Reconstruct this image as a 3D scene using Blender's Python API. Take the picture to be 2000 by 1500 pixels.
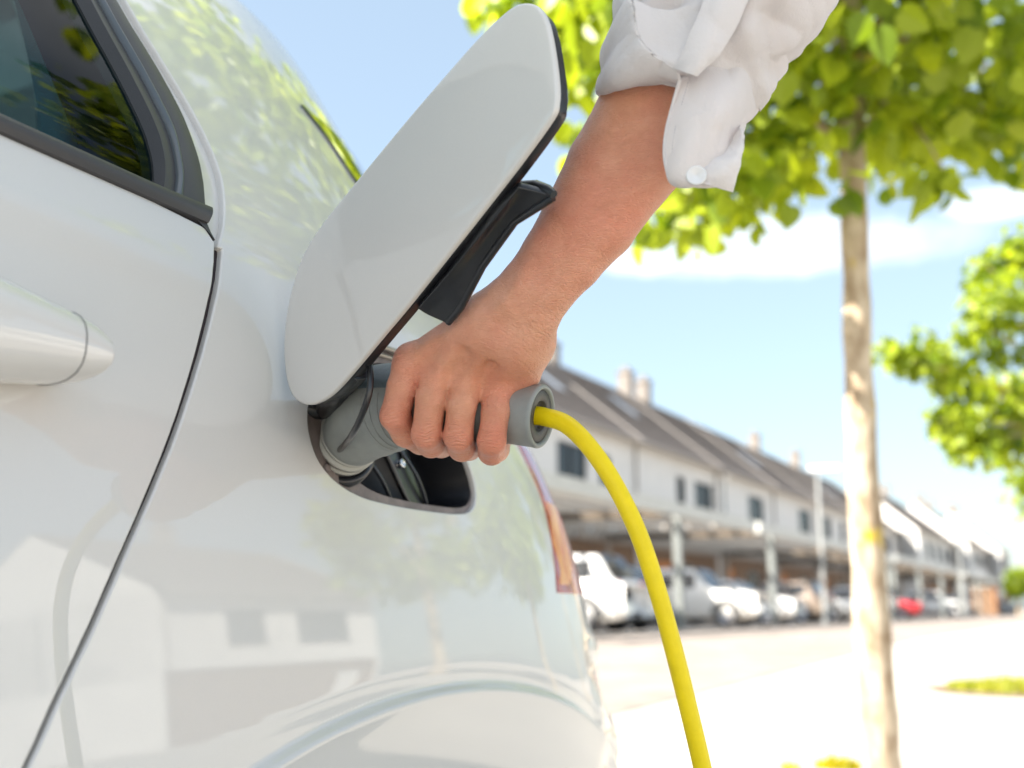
import bpy, bmesh, math, random
import numpy as np
from mathutils import Vector, Matrix
from mathutils.geometry import delaunay_2d_cdt
random.seed(7)
rng = np.random.default_rng(7)
for o in list(bpy.data.objects):
    bpy.data.objects.remove(o)
SC = bpy.context.scene
COL = SC.collection

# ------------------------------------------------------------------ camera
FPX = 2200.0                       # focal length in pixels of a 2000 px wide picture
ZC = 0.75                          # camera height
YAW, PITCH = math.radians(25.5), math.atan(440 / FPX)
CAM = np.array((0.0, 0.0, ZC))
FH = np.array((-math.sin(YAW), math.cos(YAW), 0.0))
CR = np.array((math.cos(YAW), math.sin(YAW), 0.0))
CF = FH * math.cos(PITCH) + np.array((0, 0, math.sin(PITCH)))
CU = np.cross(CR, CF)
cam = bpy.data.cameras.new('camera')
cam.sensor_width = 36.0
cam.lens = 36.0 * FPX / 2000.0
cam.clip_start, cam.clip_end = 0.02, 4000
cam.dof.use_dof = True
cam.dof.focus_distance = 0.86
cam.dof.aperture_fstop = 4.6
camo = bpy.data.objects.new('camera', cam)
COL.objects.link(camo)
camo.matrix_world = Matrix(((CR[0], CU[0], -CF[0], CAM[0]), (CR[1], CU[1], -CF[1], CAM[1]),
                            (CR[2], CU[2], -CF[2], CAM[2]), (0, 0, 0, 1)))
SC.camera = camo

# ------------------------------------------------------------------ sun, sky, exposure
SUN_AZ = math.radians(-138)        # measured from +Y towards +X: over the car's roof, behind the camera's left shoulder
SUN_EL = math.radians(40)
EXPOSURE = 2.0
SKY_STRENGTH = 0.084
SUN_STRENGTH = 4.8
sd = Vector((math.sin(SUN_AZ) * math.cos(SUN_EL), math.cos(SUN_AZ) * math.cos(SUN_EL), math.sin(SUN_EL)))
sun = bpy.data.lights.new('sun', 'SUN')
sun.energy, sun.angle, sun.color = SUN_STRENGTH, math.radians(0.5), (1.0, 0.93, 0.83)
suno = bpy.data.objects.new('sun', sun)
COL.objects.link(suno)
suno.rotation_euler = (-sd).to_track_quat('-Z', 'Y').to_euler()
suno.location = (-20, -20, 30)
VS = SC.view_settings
VS.view_transform = 'Standard'
try: VS.look = 'None'
except Exception: pass
VS.exposure, VS.gamma, VS.use_curve_mapping = EXPOSURE, 1.0, False
SC.render.engine = 'CYCLES'
SC.cycles.max_bounces = 10
SC.cycles.transparent_max_bounces = 12
SC.cycles.caustics_reflective = False
SC.cycles.caustics_refractive = False
try: SC.cycles.use_denoising = True
except Exception: pass


def dirpx(px, py):
    """world direction (depth 1 along the optical axis) towards a picture point"""
    return CF + CR * ((px - 1000) / FPX) + CU * ((750 - py) / FPX)


def P(px, py, D):
    return CAM + dirpx(px, py) * D


W = bpy.data.worlds.new('World')
SC.world = W
W.use_nodes = True
wt = W.node_tree
wt.nodes.clear()


def N(t, typ, **kw):
    n = t.nodes.new(typ)
    for k, v in kw.items():
        setattr(n, k, v)
    return n


def setin(n, **kw):
    for k, v in kw.items():
        n.inputs[k.replace('_', ' ')].default_value = v


def build_sky():
    L = wt.links.new
    sky = N(wt, 'ShaderNodeTexSky', sky_type='NISHITA', sun_disc=False)
    sky.sun_elevation = SUN_EL
    sky.sun_rotation = SUN_AZ
    sky.altitude, sky.air_density, sky.dust_density, sky.ozone_density = 0, 1.0, 1.6, 1.0
    tc = N(wt, 'ShaderNodeTexCoord')
    sep = N(wt, 'ShaderNodeSeparateXYZ')
    L(tc.outputs['Generated'], sep.inputs[0])

    def math_(op, a, b=None, c=None, clamp=False):
        m = N(wt, 'ShaderNodeMath', operation=op, use_clamp=clamp)
        for i, v in enumerate((a, b, c)):
            if v is None: continue
            if isinstance(v, (int, float)): m.inputs[i].default_value = v
            else: L(v, m.inputs[i])
        return m.outputs[0]

    z = math_('MAXIMUM', sep.outputs[2], 0.0)
    den = math_('ADD', z, 0.10)
    px_, py_ = math_('DIVIDE', sep.outputs[0], den), math_('DIVIDE', sep.outputs[1], den)
    cmb = N(wt, 'ShaderNodeCombineXYZ')
    L(px_, cmb.inputs[0]); L(py_, cmb.inputs[1])
    nz = N(wt, 'ShaderNodeTexNoise')
    setin(nz, Scale=0.75, Detail=7.0, Roughness=0.58, Distortion=0.25)
    mp = N(wt, 'ShaderNodeMapping')
    mp.inputs['Location'].default_value = (3.1, 1.7, 0.4)
    L(cmb.outputs[0], mp.inputs[0]); L(mp.outputs[0], nz.inputs[0])
    # clouds added overhead, out of view, as fill light for shaded parts
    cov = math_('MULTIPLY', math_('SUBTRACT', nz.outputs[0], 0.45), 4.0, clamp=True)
    # the low bank of cumulus beyond the tree: an ellipse of sky round one bearing
    bank = None
    for (cx, cy, hw, hh) in ((1560, 478, 400, 74), (1420, 470, 170, 62), (1930, 400, 120, 40), (1260, 510, 120, 40)):
        d = dirpx(cx, cy); d = d / np.linalg.norm(d)
        t1 = np.cross(d, (0, 0, 1)); t1 /= np.linalg.norm(t1); t2 = np.cross(t1, d)

        def dot(v):
            n = N(wt, 'ShaderNodeVectorMath', operation='DOT_PRODUCT')
            L(tc.outputs['Generated'], n.inputs[0]); n.inputs[1].default_value = tuple(v)
            return n.outputs['Value']
        u = math_('MULTIPLY', dot(t1), FPX / hw)
        v = math_('MULTIPLY', dot(t2), FPX / hh)
        r2 = math_('ADD', math_('MULTIPLY', u, u), math_('MULTIPLY', v, v))
        e = math_('SUBTRACT', 1.0, math_('SQRT', r2))
        front = math_('GREATER_THAN', dot(d), 0.2)
        e = math_('MULTIPLY', math_('MAXIMUM', e, 0.0), front)
        bank = e if bank is None else math_('MAXIMUM', bank, e)
    nz2 = N(wt, 'ShaderNodeTexNoise')
    setin(nz2, Scale=9.0, Detail=6.0, Roughness=0.55)
    L(tc.outputs['Generated'], nz2.inputs[0])
    b2 = math_('MULTIPLY', math_('ADD', bank, math_('MULTIPLY', math_('SUBTRACT', nz2.outputs[0], 0.52), 1.5)), 2.6, clamp=True)
    b2 = math_('MULTIPLY', b2, math_('GREATER_THAN', bank, 0.001))
    b2 = math_('MULTIPLY', b2, math_('MULTIPLY', bank, 5.0, clamp=True))
    # fade out the added overhead ones low down where the picture has clear sky
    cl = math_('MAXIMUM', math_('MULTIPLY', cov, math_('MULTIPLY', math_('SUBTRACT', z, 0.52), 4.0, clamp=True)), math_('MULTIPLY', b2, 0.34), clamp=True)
    veil = N(wt, 'ShaderNodeMix', data_type='RGBA')
    L(sky.outputs[0], veil.inputs[6])
    veil.inputs[7].default_value = SKY_VEIL
    veil.inputs[0].default_value = 0.5
    mix = N(wt, 'ShaderNodeMix', data_type='RGBA')
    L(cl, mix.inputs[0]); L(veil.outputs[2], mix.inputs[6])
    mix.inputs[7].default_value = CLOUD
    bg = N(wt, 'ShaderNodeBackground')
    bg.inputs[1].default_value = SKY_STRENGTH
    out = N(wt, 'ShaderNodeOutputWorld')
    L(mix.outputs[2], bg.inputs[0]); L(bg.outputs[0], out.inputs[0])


SKY_VEIL = (2.12, 2.58, 2.75, 1)
CLOUD = (7.0, 7.0, 7.0, 1)  # raised so the added overhead clouds brighten the shade
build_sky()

# ------------------------------------------------------------------ helpers


def material(name, col=(.5, .5, .5), rough=.5, metal=0.0, spec=.5, coat=0.0, coat_rough=.03, noise=0.0, nscale=8.0,
             bump=0.0, bscale=60.0, emit=None, trans=0.0, ior=1.45, stretch=None, col2=None, detail=4.0, sss=0.0):
    m = bpy.data.materials.new(name)
    m.use_nodes = True
    t = m.node_tree
    b = t.nodes['Principled BSDF']
    b.inputs['Base Color'].default_value = (*col, 1)
    b.inputs['Roughness'].default_value = rough
    b.inputs['Metallic'].default_value = metal
    b.inputs['Specular IOR Level'].default_value = spec
    b.inputs['Coat Weight'].default_value = coat
    b.inputs['Coat Roughness'].default_value = coat_rough
    b.inputs['Transmission Weight'].default_value = trans
    b.inputs['IOR'].default_value = ior
    if sss:
        b.inputs['Subsurface Weight'].default_value = sss
        b.inputs['Subsurface Scale'].default_value = 0.008
        b.inputs['Subsurface Radius'].default_value = (1.0, .35, .18)
    if noise or bump or col2:
        tc = N(t, 'ShaderNodeTexCoord')
        vec = tc.outputs['Object']
        if stretch:
            mp = N(t, 'ShaderNodeMapping')
            mp.inputs['Scale'].default_value = stretch
            t.links.new(vec, mp.inputs[0]); vec = mp.outputs[0]
        if noise or col2:
            nz = N(t, 'ShaderNodeTexNoise')
            setin(nz, Scale=nscale, Detail=detail, Roughness=.6)
            t.links.new(vec, nz.inputs[0])
            rp = N(t, 'ShaderNodeValToRGB')
            c2 = col2 or tuple(c * (1 + noise) for c in col)
            c1 = col if col2 else tuple(c * (1 - noise) for c in col)
            rp.color_ramp.elements[0].position, rp.color_ramp.elements[1].position = .35, .65
            rp.color_ramp.elements[0].color = (*c1, 1)
            rp.color_ramp.elements[1].color = (*c2, 1)
            t.links.new(nz.outputs[0], rp.inputs[0])
            t.links.new(rp.outputs[0], b.inputs['Base Color'])
        if bump:
            n2 = N(t, 'ShaderNodeTexNoise')
            setin(n2, Scale=bscale, Detail=3.0)
            t.links.new(vec, n2.inputs[0])
            bp = N(t, 'ShaderNodeBump')
            bp.inputs['Strength'].default_value = bump
            bp.inputs['Distance'].default_value = 0.002
            t.links.new(n2.outputs[0], bp.inputs['Height'])
            t.links.new(bp.outputs[0], b.inputs['Normal'])
    if emit:
        b.inputs['Emission Color'].default_value = (*emit[:3], 1)
        b.inputs['Emission Strength'].default_value = emit[3]
    return m


def link(name, me, mat=None, parent=None):
    o = bpy.data.objects.new(name, me)
    COL.objects.link(o)
    if mat is not None and me is not None:
        me.materials.append(mat)
    if parent is not None:
        o.parent = parent
    return o


def mesh(name, verts, faces, mat=None, parent=None, smooth=False, normals=None):
    me = bpy.data.meshes.new(name)
    me.from_pydata([tuple(map(float, v)) for v in verts], [], [tuple(map(int, f)) for f in faces])
    me.update()
    if smooth or normals is not None:
        me.shade_smooth()
    if normals is not None:
        me.normals_split_custom_set_from_vertices([tuple(map(float, n)) for n in normals])
    return link(name, me, mat, parent)


def tag(o, label=None, cat=None, group=None, kind=None):
    if label: o['label'] = label
    if cat: o['category'] = cat
    if group: o['group'] = group
    if kind: o['kind'] = kind
    return o


def empty(name, loc=(0, 0, 0), rz=0.0, **kw):
    o = bpy.data.objects.new(name, None)
    COL.objects.link(o)
    o.location = tuple(map(float, loc)); o.rotation_euler = (0, 0, rz)
    o.empty_display_size = .1
    return tag(o, **kw)


class MB:
    """collects boxes, tubes and sheets, then links them as one mesh"""
    def __init__(s): s.v = []; s.f = []; s.sm = []
    def add(s, v, f, smooth=False):
        k = len(s.v); s.v += [tuple(map(float, p)) for p in v]
        s.f += [tuple(int(i) + k for i in q) for q in f]; s.sm += [smooth] * len(f)
    def box(s, a, b, frame=None):
        x0, y0, z0 = a; x1, y1, z1 = b
        v = [(x0, y0, z0), (x1, y0, z0), (x1, y1, z0), (x0, y1, z0), (x0, y0, z1), (x1, y0, z1), (x1, y1, z1), (x0, y1, z1)]
        if frame: v = [frame(*p) for p in v]
        s.add(v, [(0, 3, 2, 1), (4, 5, 6, 7), (0, 1, 5, 4), (1, 2, 6, 5), (2, 3, 7, 6), (3, 0, 4, 7)])
    def tube(s, pts, rad, n=16, cap=True, smooth=True):
        pts = [np.array(p, float) for p in pts]
        if not hasattr(rad, '__len__'): rad = [rad] * len(pts)
        up = None; rings = []
        for i, p in enumerate(pts):
            t = pts[min(i + 1, len(pts) - 1)] - pts[max(i - 1, 0)]
            t /= np.linalg.norm(t) + 1e-12
            if up is None:
                up = np.array((0, 0, 1.0)) if abs(t[2]) < .9 else np.array((1.0, 0, 0))
            up = up - t * up.dot(t); up /= np.linalg.norm(up)
            sd_ = np.cross(t, up)
            rings.append([p + (up * math.cos(a) + sd_ * math.sin(a)) * rad[i] for a in np.linspace(0, 2 * math.pi, n, endpoint=False)])
        v = [q for r in rings for q in r]; f = []
        for i in range(len(rings) - 1):
            for j in range(n):
                a, b = i * n + j, i * n + (j + 1) % n
                f.append((a, a + n, b + n, b))
        s.add(v, f, smooth)
        if cap:
            k = len(rings) - 1
            s.add(rings[0], [tuple(range(n))]); s.add(rings[k], [tuple(reversed(range(n)))])
        return s
    def lathe(s, origin, axis, prof, n=32, smooth=True):
        """prof: list of (distance along axis, radius)"""
        axis = np.array(axis, float); axis /= np.linalg.norm(axis)
        up = np.array((0, 0, 1.0)) if abs(axis[2]) < .9 else np.array((1.0, 0, 0))
        e1 = np.cross(up, axis); e1 /= np.linalg.norm(e1); e2 = np.cross(axis, e1)
        v = []
        for (h, r) in prof:
            for a in np.linspace(0, 2 * math.pi, n, endpoint=False):
                v.append(np.array(origin) + axis * h + (e1 * math.cos(a) + e2 * math.sin(a)) * r)
        f = []
        for i in range(len(prof) - 1):
            for j in range(n):
                a, b = i * n + j, i * n + (j + 1) % n
                f.append((a, b, b + n, a + n))
        s.add(v, f, smooth); return s
    def build(s, name, mat=None, parent=None):
        me = bpy.data.meshes.new(name)
        me.from_pydata(s.v, [], s.f); me.update()
        me.polygons.foreach_set('use_smooth', s.sm)
        return link(name, me, mat, parent)


def bevel(o, w=.004, seg=2, angle=40):
    m = o.modifiers.new('bevel', 'BEVEL'); m.width = w; m.segments = seg
    m.limit_method = 'ANGLE'; m.angle_limit = math.radians(angle); m.harden_normals = False
    return o


def catmull(pts, n=8, closed=False):
    pts = np.array(pts, float); out = []; m = len(pts)
    for i in range(m if closed else m - 1):
        if closed: p0, p1, p2, p3 = (pts[(i + k) % m] for k in (-1, 0, 1, 2))
        else: p0, p1, p2, p3 = pts[max(i - 1, 0)], pts[i], pts[i + 1], pts[min(i + 2, m - 1)]
        for t in np.linspace(0, 1, n, endpoint=False):
            out.append(.5 * (2 * p1 + (p2 - p0) * t + (2 * p0 - 5 * p1 + 4 * p2 - p3) * t * t + (3 * p1 - p0 - 3 * p2 + p3) * t ** 3))
    if not closed: out.append(pts[-1])
    return np.array(out)


def resample(pts, step, closed=False):
    pts = np.array(pts, float)
    if closed: pts = np.vstack([pts, pts[:1]])
    seg = np.linalg.norm(np.diff(pts, axis=0), axis=1)
    s = np.concatenate([[0], np.cumsum(seg)])
    n = max(2, int(round(s[-1] / step)))
    q = np.linspace(0, s[-1], n + 1)
    out = np.stack([np.interp(q, s, pts[:, k]) for k in range(pts.shape[1])], 1)
    return out[:-1] if closed else out


def sheet(name, grid, sub=8, mat=None, parent=None, thick=.0015, fold=None):
    """a smooth surface through a grid of 3-D points; solidified to a real thickness"""
    g = np.array(grid, float)
    rows = np.array([catmull(r, sub) for r in g])
    colsp = np.array([catmull(rows[:, j], sub) for j in range(rows.shape[1])])
    a = np.transpose(colsp, (1, 0, 2))
    if fold is not None:
        du = np.gradient(a, axis=1); dv = np.gradient(a, axis=0); nn = np.cross(du, dv); nn /= np.linalg.norm(nn, axis=-1, keepdims=True) + 1e-12
        a = a + nn * fold(a)[..., None]
    h, w = a.shape[:2]
    idx = np.arange(h * w).reshape(h, w)
    f = [(idx[i, j], idx[i, j + 1], idx[i + 1, j + 1], idx[i + 1, j]) for i in range(h - 1) for j in range(w - 1)]
    o = mesh(name, a.reshape(-1, 3), f, mat, parent, smooth=True)
    if thick:
        m = o.modifiers.new('thickness', 'SOLIDIFY'); m.thickness = thick; m.offset = 0
    return o


def inside(poly, pts):
    poly = np.asarray(poly); pts = np.asarray(pts)
    x, y = pts[:, 0], pts[:, 1]
    r = np.zeros(len(pts), bool)
    x0, y0 = poly[:, 0], poly[:, 1]
    x1, y1 = np.roll(x0, -1), np.roll(y0, -1)
    for a, b, c, d in zip(x0, y0, x1, y1):
        if b == d: continue
        c1 = ((b > y) != (d > y)) & (x < (c - a) * (y - b) / (d - b) + a)
        r ^= c1
    return r


def smooth01(x):
    x = np.clip(x, 0, 1); return x * x * (3 - 2 * x)


def gz(x, y):
    """height of the ground: level round the car, then a gentle rise towards the houses"""
    dd = np.asarray(x) * FH[0] + np.asarray(y) * FH[1]
    return .25 * smooth01((dd - 3.0) / 19.0)


def ground_at(px, py):
    d = dirpx(px, py); t = 3.0
    for _ in range(60):
        p = CAM + d * t
        t = t * .5 + .5 * (CAM[2] - float(gz(p[0], p[1]))) / -d[2]
    return CAM + d * t
# ------------------------------------------------------------------ the white car: one smooth surface in (s, z)
# s runs rearwards along the flank and round the rear corner, z is height
C_AX = 1.41                        # the car's centre line lies at x = -C_AX
LC = 0.90                          # length of the rear corner's turn
_sg = np.linspace(0, 1, 2001)
_th = math.pi / 2 * _sg ** 2
_A = np.concatenate([[0], np.cumsum((np.sin(_th[1:]) + np.sin(_th[:-1])) / 2 * np.diff(_sg))])
_B = np.concatenate([[0], np.cumsum((np.cos(_th[1:]) + np.cos(_th[:-1])) / 2 * np.diff(_sg))])


def Afun(s): return np.where(s <= 1, np.interp(s, _sg, _A), _A[-1] + (s - 1))
def Bfun(s): return np.interp(s, _sg, _B)


def cubic(xk, yk):
    """natural cubic spline through the knots, straight outside them"""
    xk, yk = np.array(xk, float), np.array(yk, float); n = len(xk); h = np.diff(xk)
    M = np.zeros((n, n)); r = np.zeros(n); M[0, 0] = M[-1, -1] = 1
    for i in range(1, n - 1):
        M[i, i - 1], M[i, i], M[i, i + 1] = h[i - 1], 2 * (h[i - 1] + h[i]), h[i]
        r[i] = 6 * ((yk[i + 1] - yk[i]) / h[i] - (yk[i] - yk[i - 1]) / h[i - 1])
    m = np.linalg.solve(M, r)

    def f(x):
        x = np.clip(np.asarray(x, float), xk[0], xk[-1])
        i = np.clip(np.searchsorted(xk, x) - 1, 0, n - 2)
        a, b, hh = xk[i + 1] - x, x - xk[i], h[i]
        return (m[i] * a ** 3 + m[i + 1] * b ** 3) / (6 * hh) + (yk[i] / hh - m[i] * hh / 6) * a + (yk[i + 1] / hh - m[i + 1] * hh / 6) * b
    return f


Dz = cubic([.15, .35, .50, .62, .75, .88, .98, 1.04, 1.10, 1.18, 1.30, 1.42, 1.55],
           [.520, .521, .522, .527, .537, .551, .567, .580, .603, .646, .716, .795, .895])
# where the body's outline stands in the picture: (row, column)
_sil = np.array([(-400, 250), (0, 470), (200, 598), (340, 690), (620, 862), (870, 1030), (1000, 1108), (1160, 1137), (1270, 1163), (1400, 1188), (1500, 1212), (1800, 1260)], float)


def _solve_ys(z):
    d = float(Dz(z)); sg = np.linspace(.02, 1, 300)
    lo, hi = -.2, 2.2
    def err(ys):
        x = -(d + LC * Afun(sg)); y = ys + LC * Bfun(sg)
        k = np.argmin(-x / y)
        p = np.array((x[k], y[k], z)) - CAM
        dep = p @ CF; u = 1000 + FPX * (p @ CR) / dep; v = 750 - FPX * (p @ CU) / dep
        return u - np.interp(v, _sil[:, 0], _sil[:, 1])
    for _ in range(40):
        mid = (lo + hi) / 2
        if err(mid) < 0: lo = mid
        else: hi = mid
    return (lo + hi) / 2


_zk = np.linspace(.42, 1.5, 13)
_yk = np.array([_solve_ys(z) for z in _zk])
for _ in range(2): _yk[1:-1] = (_yk[:-2] + 2 * _yk[1:-1] + _yk[2:]) / 4
YS = cubic(np.concatenate([[.15], _zk, [1.6]]), np.concatenate([[_yk[0] - .1], _yk, [_yk[-1] - .02]]))


ARCH = (.985, .35, .63, .325)      # crest of the wheel-arch flare: centre s, z and half axes


def disp(s, z):
    # wheel-arch flare: the skin steps out inside the crest line
    e = np.sqrt(((s - ARCH[0]) / ARCH[2]) ** 2 + ((z - ARCH[1]) / ARCH[3]) ** 2)
    r = (e - 1) * .33
    d = .0085 * smooth01((.005 - r) / .008) - .003 * smooth01((.03 - r) / .05)
    d = d - .20 * np.clip(-r - .004, 0, .11)
    # soft swage under the window line on the door and shoulder
    d = d + .004 * np.exp(-((z - (1.0 - .02 * (s - .5))) / .016) ** 2) * smooth01((.75 - s) / .25)
    # ripples added low on the bumper corner to make its reflections wavy
    m = smooth01((s - 1.36) / .10) * smooth01((.735 - z) / .05)
    d = d + m * (.0045 * np.sin((z - .6) * 52 + s * 14) + .003 * np.sin((z - .6) * 30 - s * 31))
    return d


def raw(s, z):
    s, z = np.asarray(s, float), np.asarray(z, float)
    d, ys = Dz(z), YS(z)
    sg = np.maximum((s - ys) / LC, 0)
    return np.stack([-(d + LC * Afun(sg)), np.where(s < ys, s, ys + LC * Bfun(sg)), z + 0 * s], -1)


def _nrm(fn, s, z, h=.0025):
    ts = fn(s + h, z) - fn(s - h, z); tz = fn(s, z + h) - fn(s, z - h)
    n = np.cross(ts, tz); return n / (np.linalg.norm(n, axis=-1, keepdims=True) + 1e-12), ts / (2 * h), tz / (2 * h)


def surf(s, z):
    n, _, _ = _nrm(raw, s, z)
    p = raw(s, z) + n * disp(np.asarray(s, float), np.asarray(z, float))[..., None]
    return p


def surf_n(s, z):
    return (surf(s, z),) + _nrm(surf, s, z)


def gx(y, z):
    d, ys = Dz(z), YS(z)
    sg = np.interp((y - ys) / LC, _B, _sg)
    return np.where(y <= ys, d, d + LC * Afun(sg)), np.where(y <= ys, y, ys + LC * sg)


def hit(px, py):
    """(s, z) where the sight line through a picture point meets the car's skin"""
    d = dirpx(px, py)
    t = np.linspace(.3, 2.6, 4000)
    p = CAM + d * t[:, None]
    F = p[:, 0] + gx(p[:, 1], p[:, 2])[0]
    k = np.argmax(F < 0)
    if F[k] >= 0: k = int(np.argmin(F))
    q = p[k]
    return (float(gx(q[1], q[2])[1]), float(q[2]))


def hits(pts): return np.array([hit(*p) for p in pts])


def mirror_x(v):
    v = np.array(v, float); v[:, 0] = -2 * C_AX - v[:, 0]; return v


def panel(name, outer, holes=(), step=.012, mat=None, parent=None, off=0.0, lip=True, mirror=False, bstep=.006, deep=.016, rl=.002, clamp=False, extra=None):
    loops = [resample(outer, bstep, True)] + [resample(h, bstep, True) for h in holes]
    o = loops[0]
    lo, hi = o.min(0), o.max(0)
    gs, gzz = np.meshgrid(np.arange(lo[0], hi[0], step), np.arange(lo[1], hi[1], step))
    gs = gs + (np.arange(gs.shape[0])[:, None] % 2) * step / 2
    g = np.stack([gs.ravel(), gzz.ravel()], 1)
    if extra is not None:
        ee = np.sqrt(((g[:, 0] - ARCH[0]) / ARCH[2]) ** 2 + ((g[:, 1] - ARCH[1]) / ARCH[3]) ** 2); g = np.vstack([g[abs((ee - 1) * .33 - .005) > .022], extra])
    ok = inside(o, g)
    for h in loops[1:]: ok &= ~inside(h, g)
    g = g[ok]
    allb = np.vstack(loops)
    keep = np.ones(len(g), bool)
    for i in range(0, len(g), 2000):
        dd = ((g[i:i + 2000, None, :] - allb[None]) ** 2).sum(2).min(1)
        keep[i:i + 2000] = dd > (bstep * .55) ** 2
    g = g[keep]
    pts, edges, k = [], [], 0
    for l in loops:
        n = len(l); pts.append(l); edges += [(k + i, k + (i + 1) % n) for i in range(n)]; k += n
    pts = np.vstack(pts + [g])
    vo, eo, fo, ov, oe, of = delaunay_2d_cdt([Vector(p) for p in pts], edges, [], 0, 1e-6)
    v2 = np.array([(p.x, p.y) for p in vo]); f = np.array(fo)
    cen = v2[f].mean(1)
    ok = inside(o, cen)
    for h in loops[1:]: ok &= ~inside(h, cen)
    f = f[ok]
    p3, n3, ts, tz = surf_n(v2[:, 0], v2[:, 1])
    p3 = p3 + n3 * off
    a, b, c = p3[f[:, 0]], p3[f[:, 1]], p3[f[:, 2]]
    flip = (np.cross(b - a, c - a) * n3[f].mean(1)).sum(1) < 0
    f[flip] = f[flip][:, ::-1]
    V, NN, F = [p3], [n3], [f]
    cnt = len(p3)
    if lip:
        for li, l in enumerate(loops):
            area = .5 * np.sum(l[:, 0] * np.roll(l[:, 1], -1) - np.roll(l[:, 0], -1) * l[:, 1])
            tang = np.roll(l, -1, 0) - np.roll(l, 1, 0)
            out2 = np.stack([tang[:, 1], -tang[:, 0]], 1) * (1 if area > 0 else -1) * (1 if li == 0 else -1)
            q, nq, t1, t2 = surf_n(l[:, 0], l[:, 1]); q = q + nq * off
            o3 = t1 * out2[:, :1] + t2 * out2[:, 1:]
            o3 = o3 - nq * (o3 * nq).sum(1, keepdims=True); o3 /= np.linalg.norm(o3, axis=1, keepdims=True) + 1e-9
            m = len(l)
            rings = [(q, nq), (q + o3 * rl * .7 - nq * rl * .3, nq * .7 + o3 * .7), (q + o3 * rl - nq * rl, o3), (q + o3 * rl - nq * deep, o3)]
            base = cnt
            for (rp, rn) in rings:
                V.append(rp); NN.append(rn / np.linalg.norm(rn, axis=1, keepdims=True)); cnt += m
            fl = []
            for r in range(3):
                for i in range(m):
                    j = (i + 1) % m
                    fl.append((base + r * m + i, base + (r + 1) * m + i, base + (r + 1) * m + j)); fl.append((base + r * m + i, base + (r + 1) * m + j, base + r * m + j))
            fl = np.array(fl)
            VV, NV = np.vstack(V), np.vstack(NN)
            cr = np.cross(VV[fl[:, 1]] - VV[fl[:, 0]], VV[fl[:, 2]] - VV[fl[:, 0]])
            fp = (cr * NV[fl].sum(1)).sum(1) < 0
            fl[fp] = fl[fp][:, ::-1]
            F.append(fl)
    V, NN, F = np.vstack(V), np.vstack(NN), np.vstack(F)
    if clamp: V[:, 0] = np.maximum(V[:, 0], -C_AX)
    if mirror == 'only':
        NN = NN.copy(); NN[:, 0] *= -1; V = mirror_x(V); F = F[:, ::-1]
    elif mirror:
        k = len(V)
        n2 = NN.copy(); n2[:, 0] *= -1
        F = np.vstack([F, F[:, ::-1] + k]); V = np.vstack([V, mirror_x(V)]); NN = np.vstack([NN, n2])
    return mesh(name, V, F, mat, parent, normals=NN)


def ribbon(name, c0, c1, o0, o1, mat, parent, n=60, mid=None, mirror=False):
    """a strip of skin between two (s, z) curves; profile offsets o0 -> o1 with an optional crown"""
    a, b = np.array(c0, float), np.array(c1, float)
    def rs(c):
        seg = np.concatenate([[0], np.cumsum(np.linalg.norm(np.diff(c, axis=0), axis=1))]); q = np.linspace(0, seg[-1], n)
        return np.stack([np.interp(q, seg, c[:, 0]), np.interp(q, seg, c[:, 1])], 1)
    a, b = rs(a), rs(b)
    ts = np.linspace(0, 1, 7)
    rows = []
    for t in ts:
        c = a * (1 - t) + b * t
        p, nn, _, _ = surf_n(c[:, 0], c[:, 1])
        off = o0 * (1 - t) + o1 * t + (mid or 0) * math.sin(math.pi * t)
        rows.append(p + nn * off)
    # edges return into the body
    p, nn, _, _ = surf_n(a[:, 0], a[:, 1]); rows.insert(0, p + nn * (o0 - .012))
    p, nn, _, _ = surf_n(b[:, 0], b[:, 1]); rows.append(p + nn * (o1 - .012))
    V = np.vstack(rows); m = len(rows)
    F = [(i * n + j, i * n + j + 1, (i + 1) * n + j + 1, (i + 1) * n + j) for i in range(m - 1) for j in range(n - 1)]
    F = np.array(F)
    cr = np.cross(V[F[:, 1]] - V[F[:, 0]], V[F[:, 2]] - V[F[:, 0]])
    if cr[:, 0].sum() < 0: F = F[:, ::-1]
    if mirror:
        k = len(V); F = np.vstack([F, F[:, ::-1] + k]); V = np.vstack([V, mirror_x(V)])
    o = mesh(name, V, F, mat, parent, smooth=True)
    m_ = o.modifiers.new('edges', 'EDGE_SPLIT'); m_.split_angle = math.radians(50)
    return o


M_PAINT = material('white_car_paint', (.63, .62, .60), rough=.42, coat=1.0, coat_rough=.012, spec=.5, noise=.012, nscale=900)
M_RUBBER = material('dark_window_seal', (.018, .018, .02), rough=.55, bump=.15, bscale=900)
M_TRIM = material('charcoal_trim', (.055, .053, .055), rough=.42, bump=.1, bscale=1500)
M_TRIM2 = material('grey_blue_channel', (.07, .085, .10), rough=.3, coat=.3)
M_DARK = material('black_plastic', (.012, .013, .016), rough=.34, coat=.5, coat_rough=.2, noise=.2, nscale=60, bump=.12, bscale=1200)
M_FLANGE = material('brown_grey_flange', (.19, .155, .145), rough=.55, noise=.25, nscale=40, bump=.2, bscale=500)
M_INNER = material('black_cavity', (.008, .009, .012), rough=.45, noise=.2, nscale=30)
M_SHELL = material('dark_inner_shell', (.03, .022, .025), rough=.8)
M_CHROME = material('bright_metal', (.7, .7, .72), rough=.12, metal=1.0)
M_TYRE = material('tyre_rubber', (.02, .02, .021), rough=.75, noise=.2, nscale=40)
M_RIM = material('alloy_rim', (.5, .5, .52), rough=.3, metal=.9)

car = empty('electric_car', (-C_AX, .0, 0), label='white electric hatchback filling the left, its charging flap open and plug inserted', cat='car')
_ci = Matrix.Translation((C_AX, 0, 0))


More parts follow.
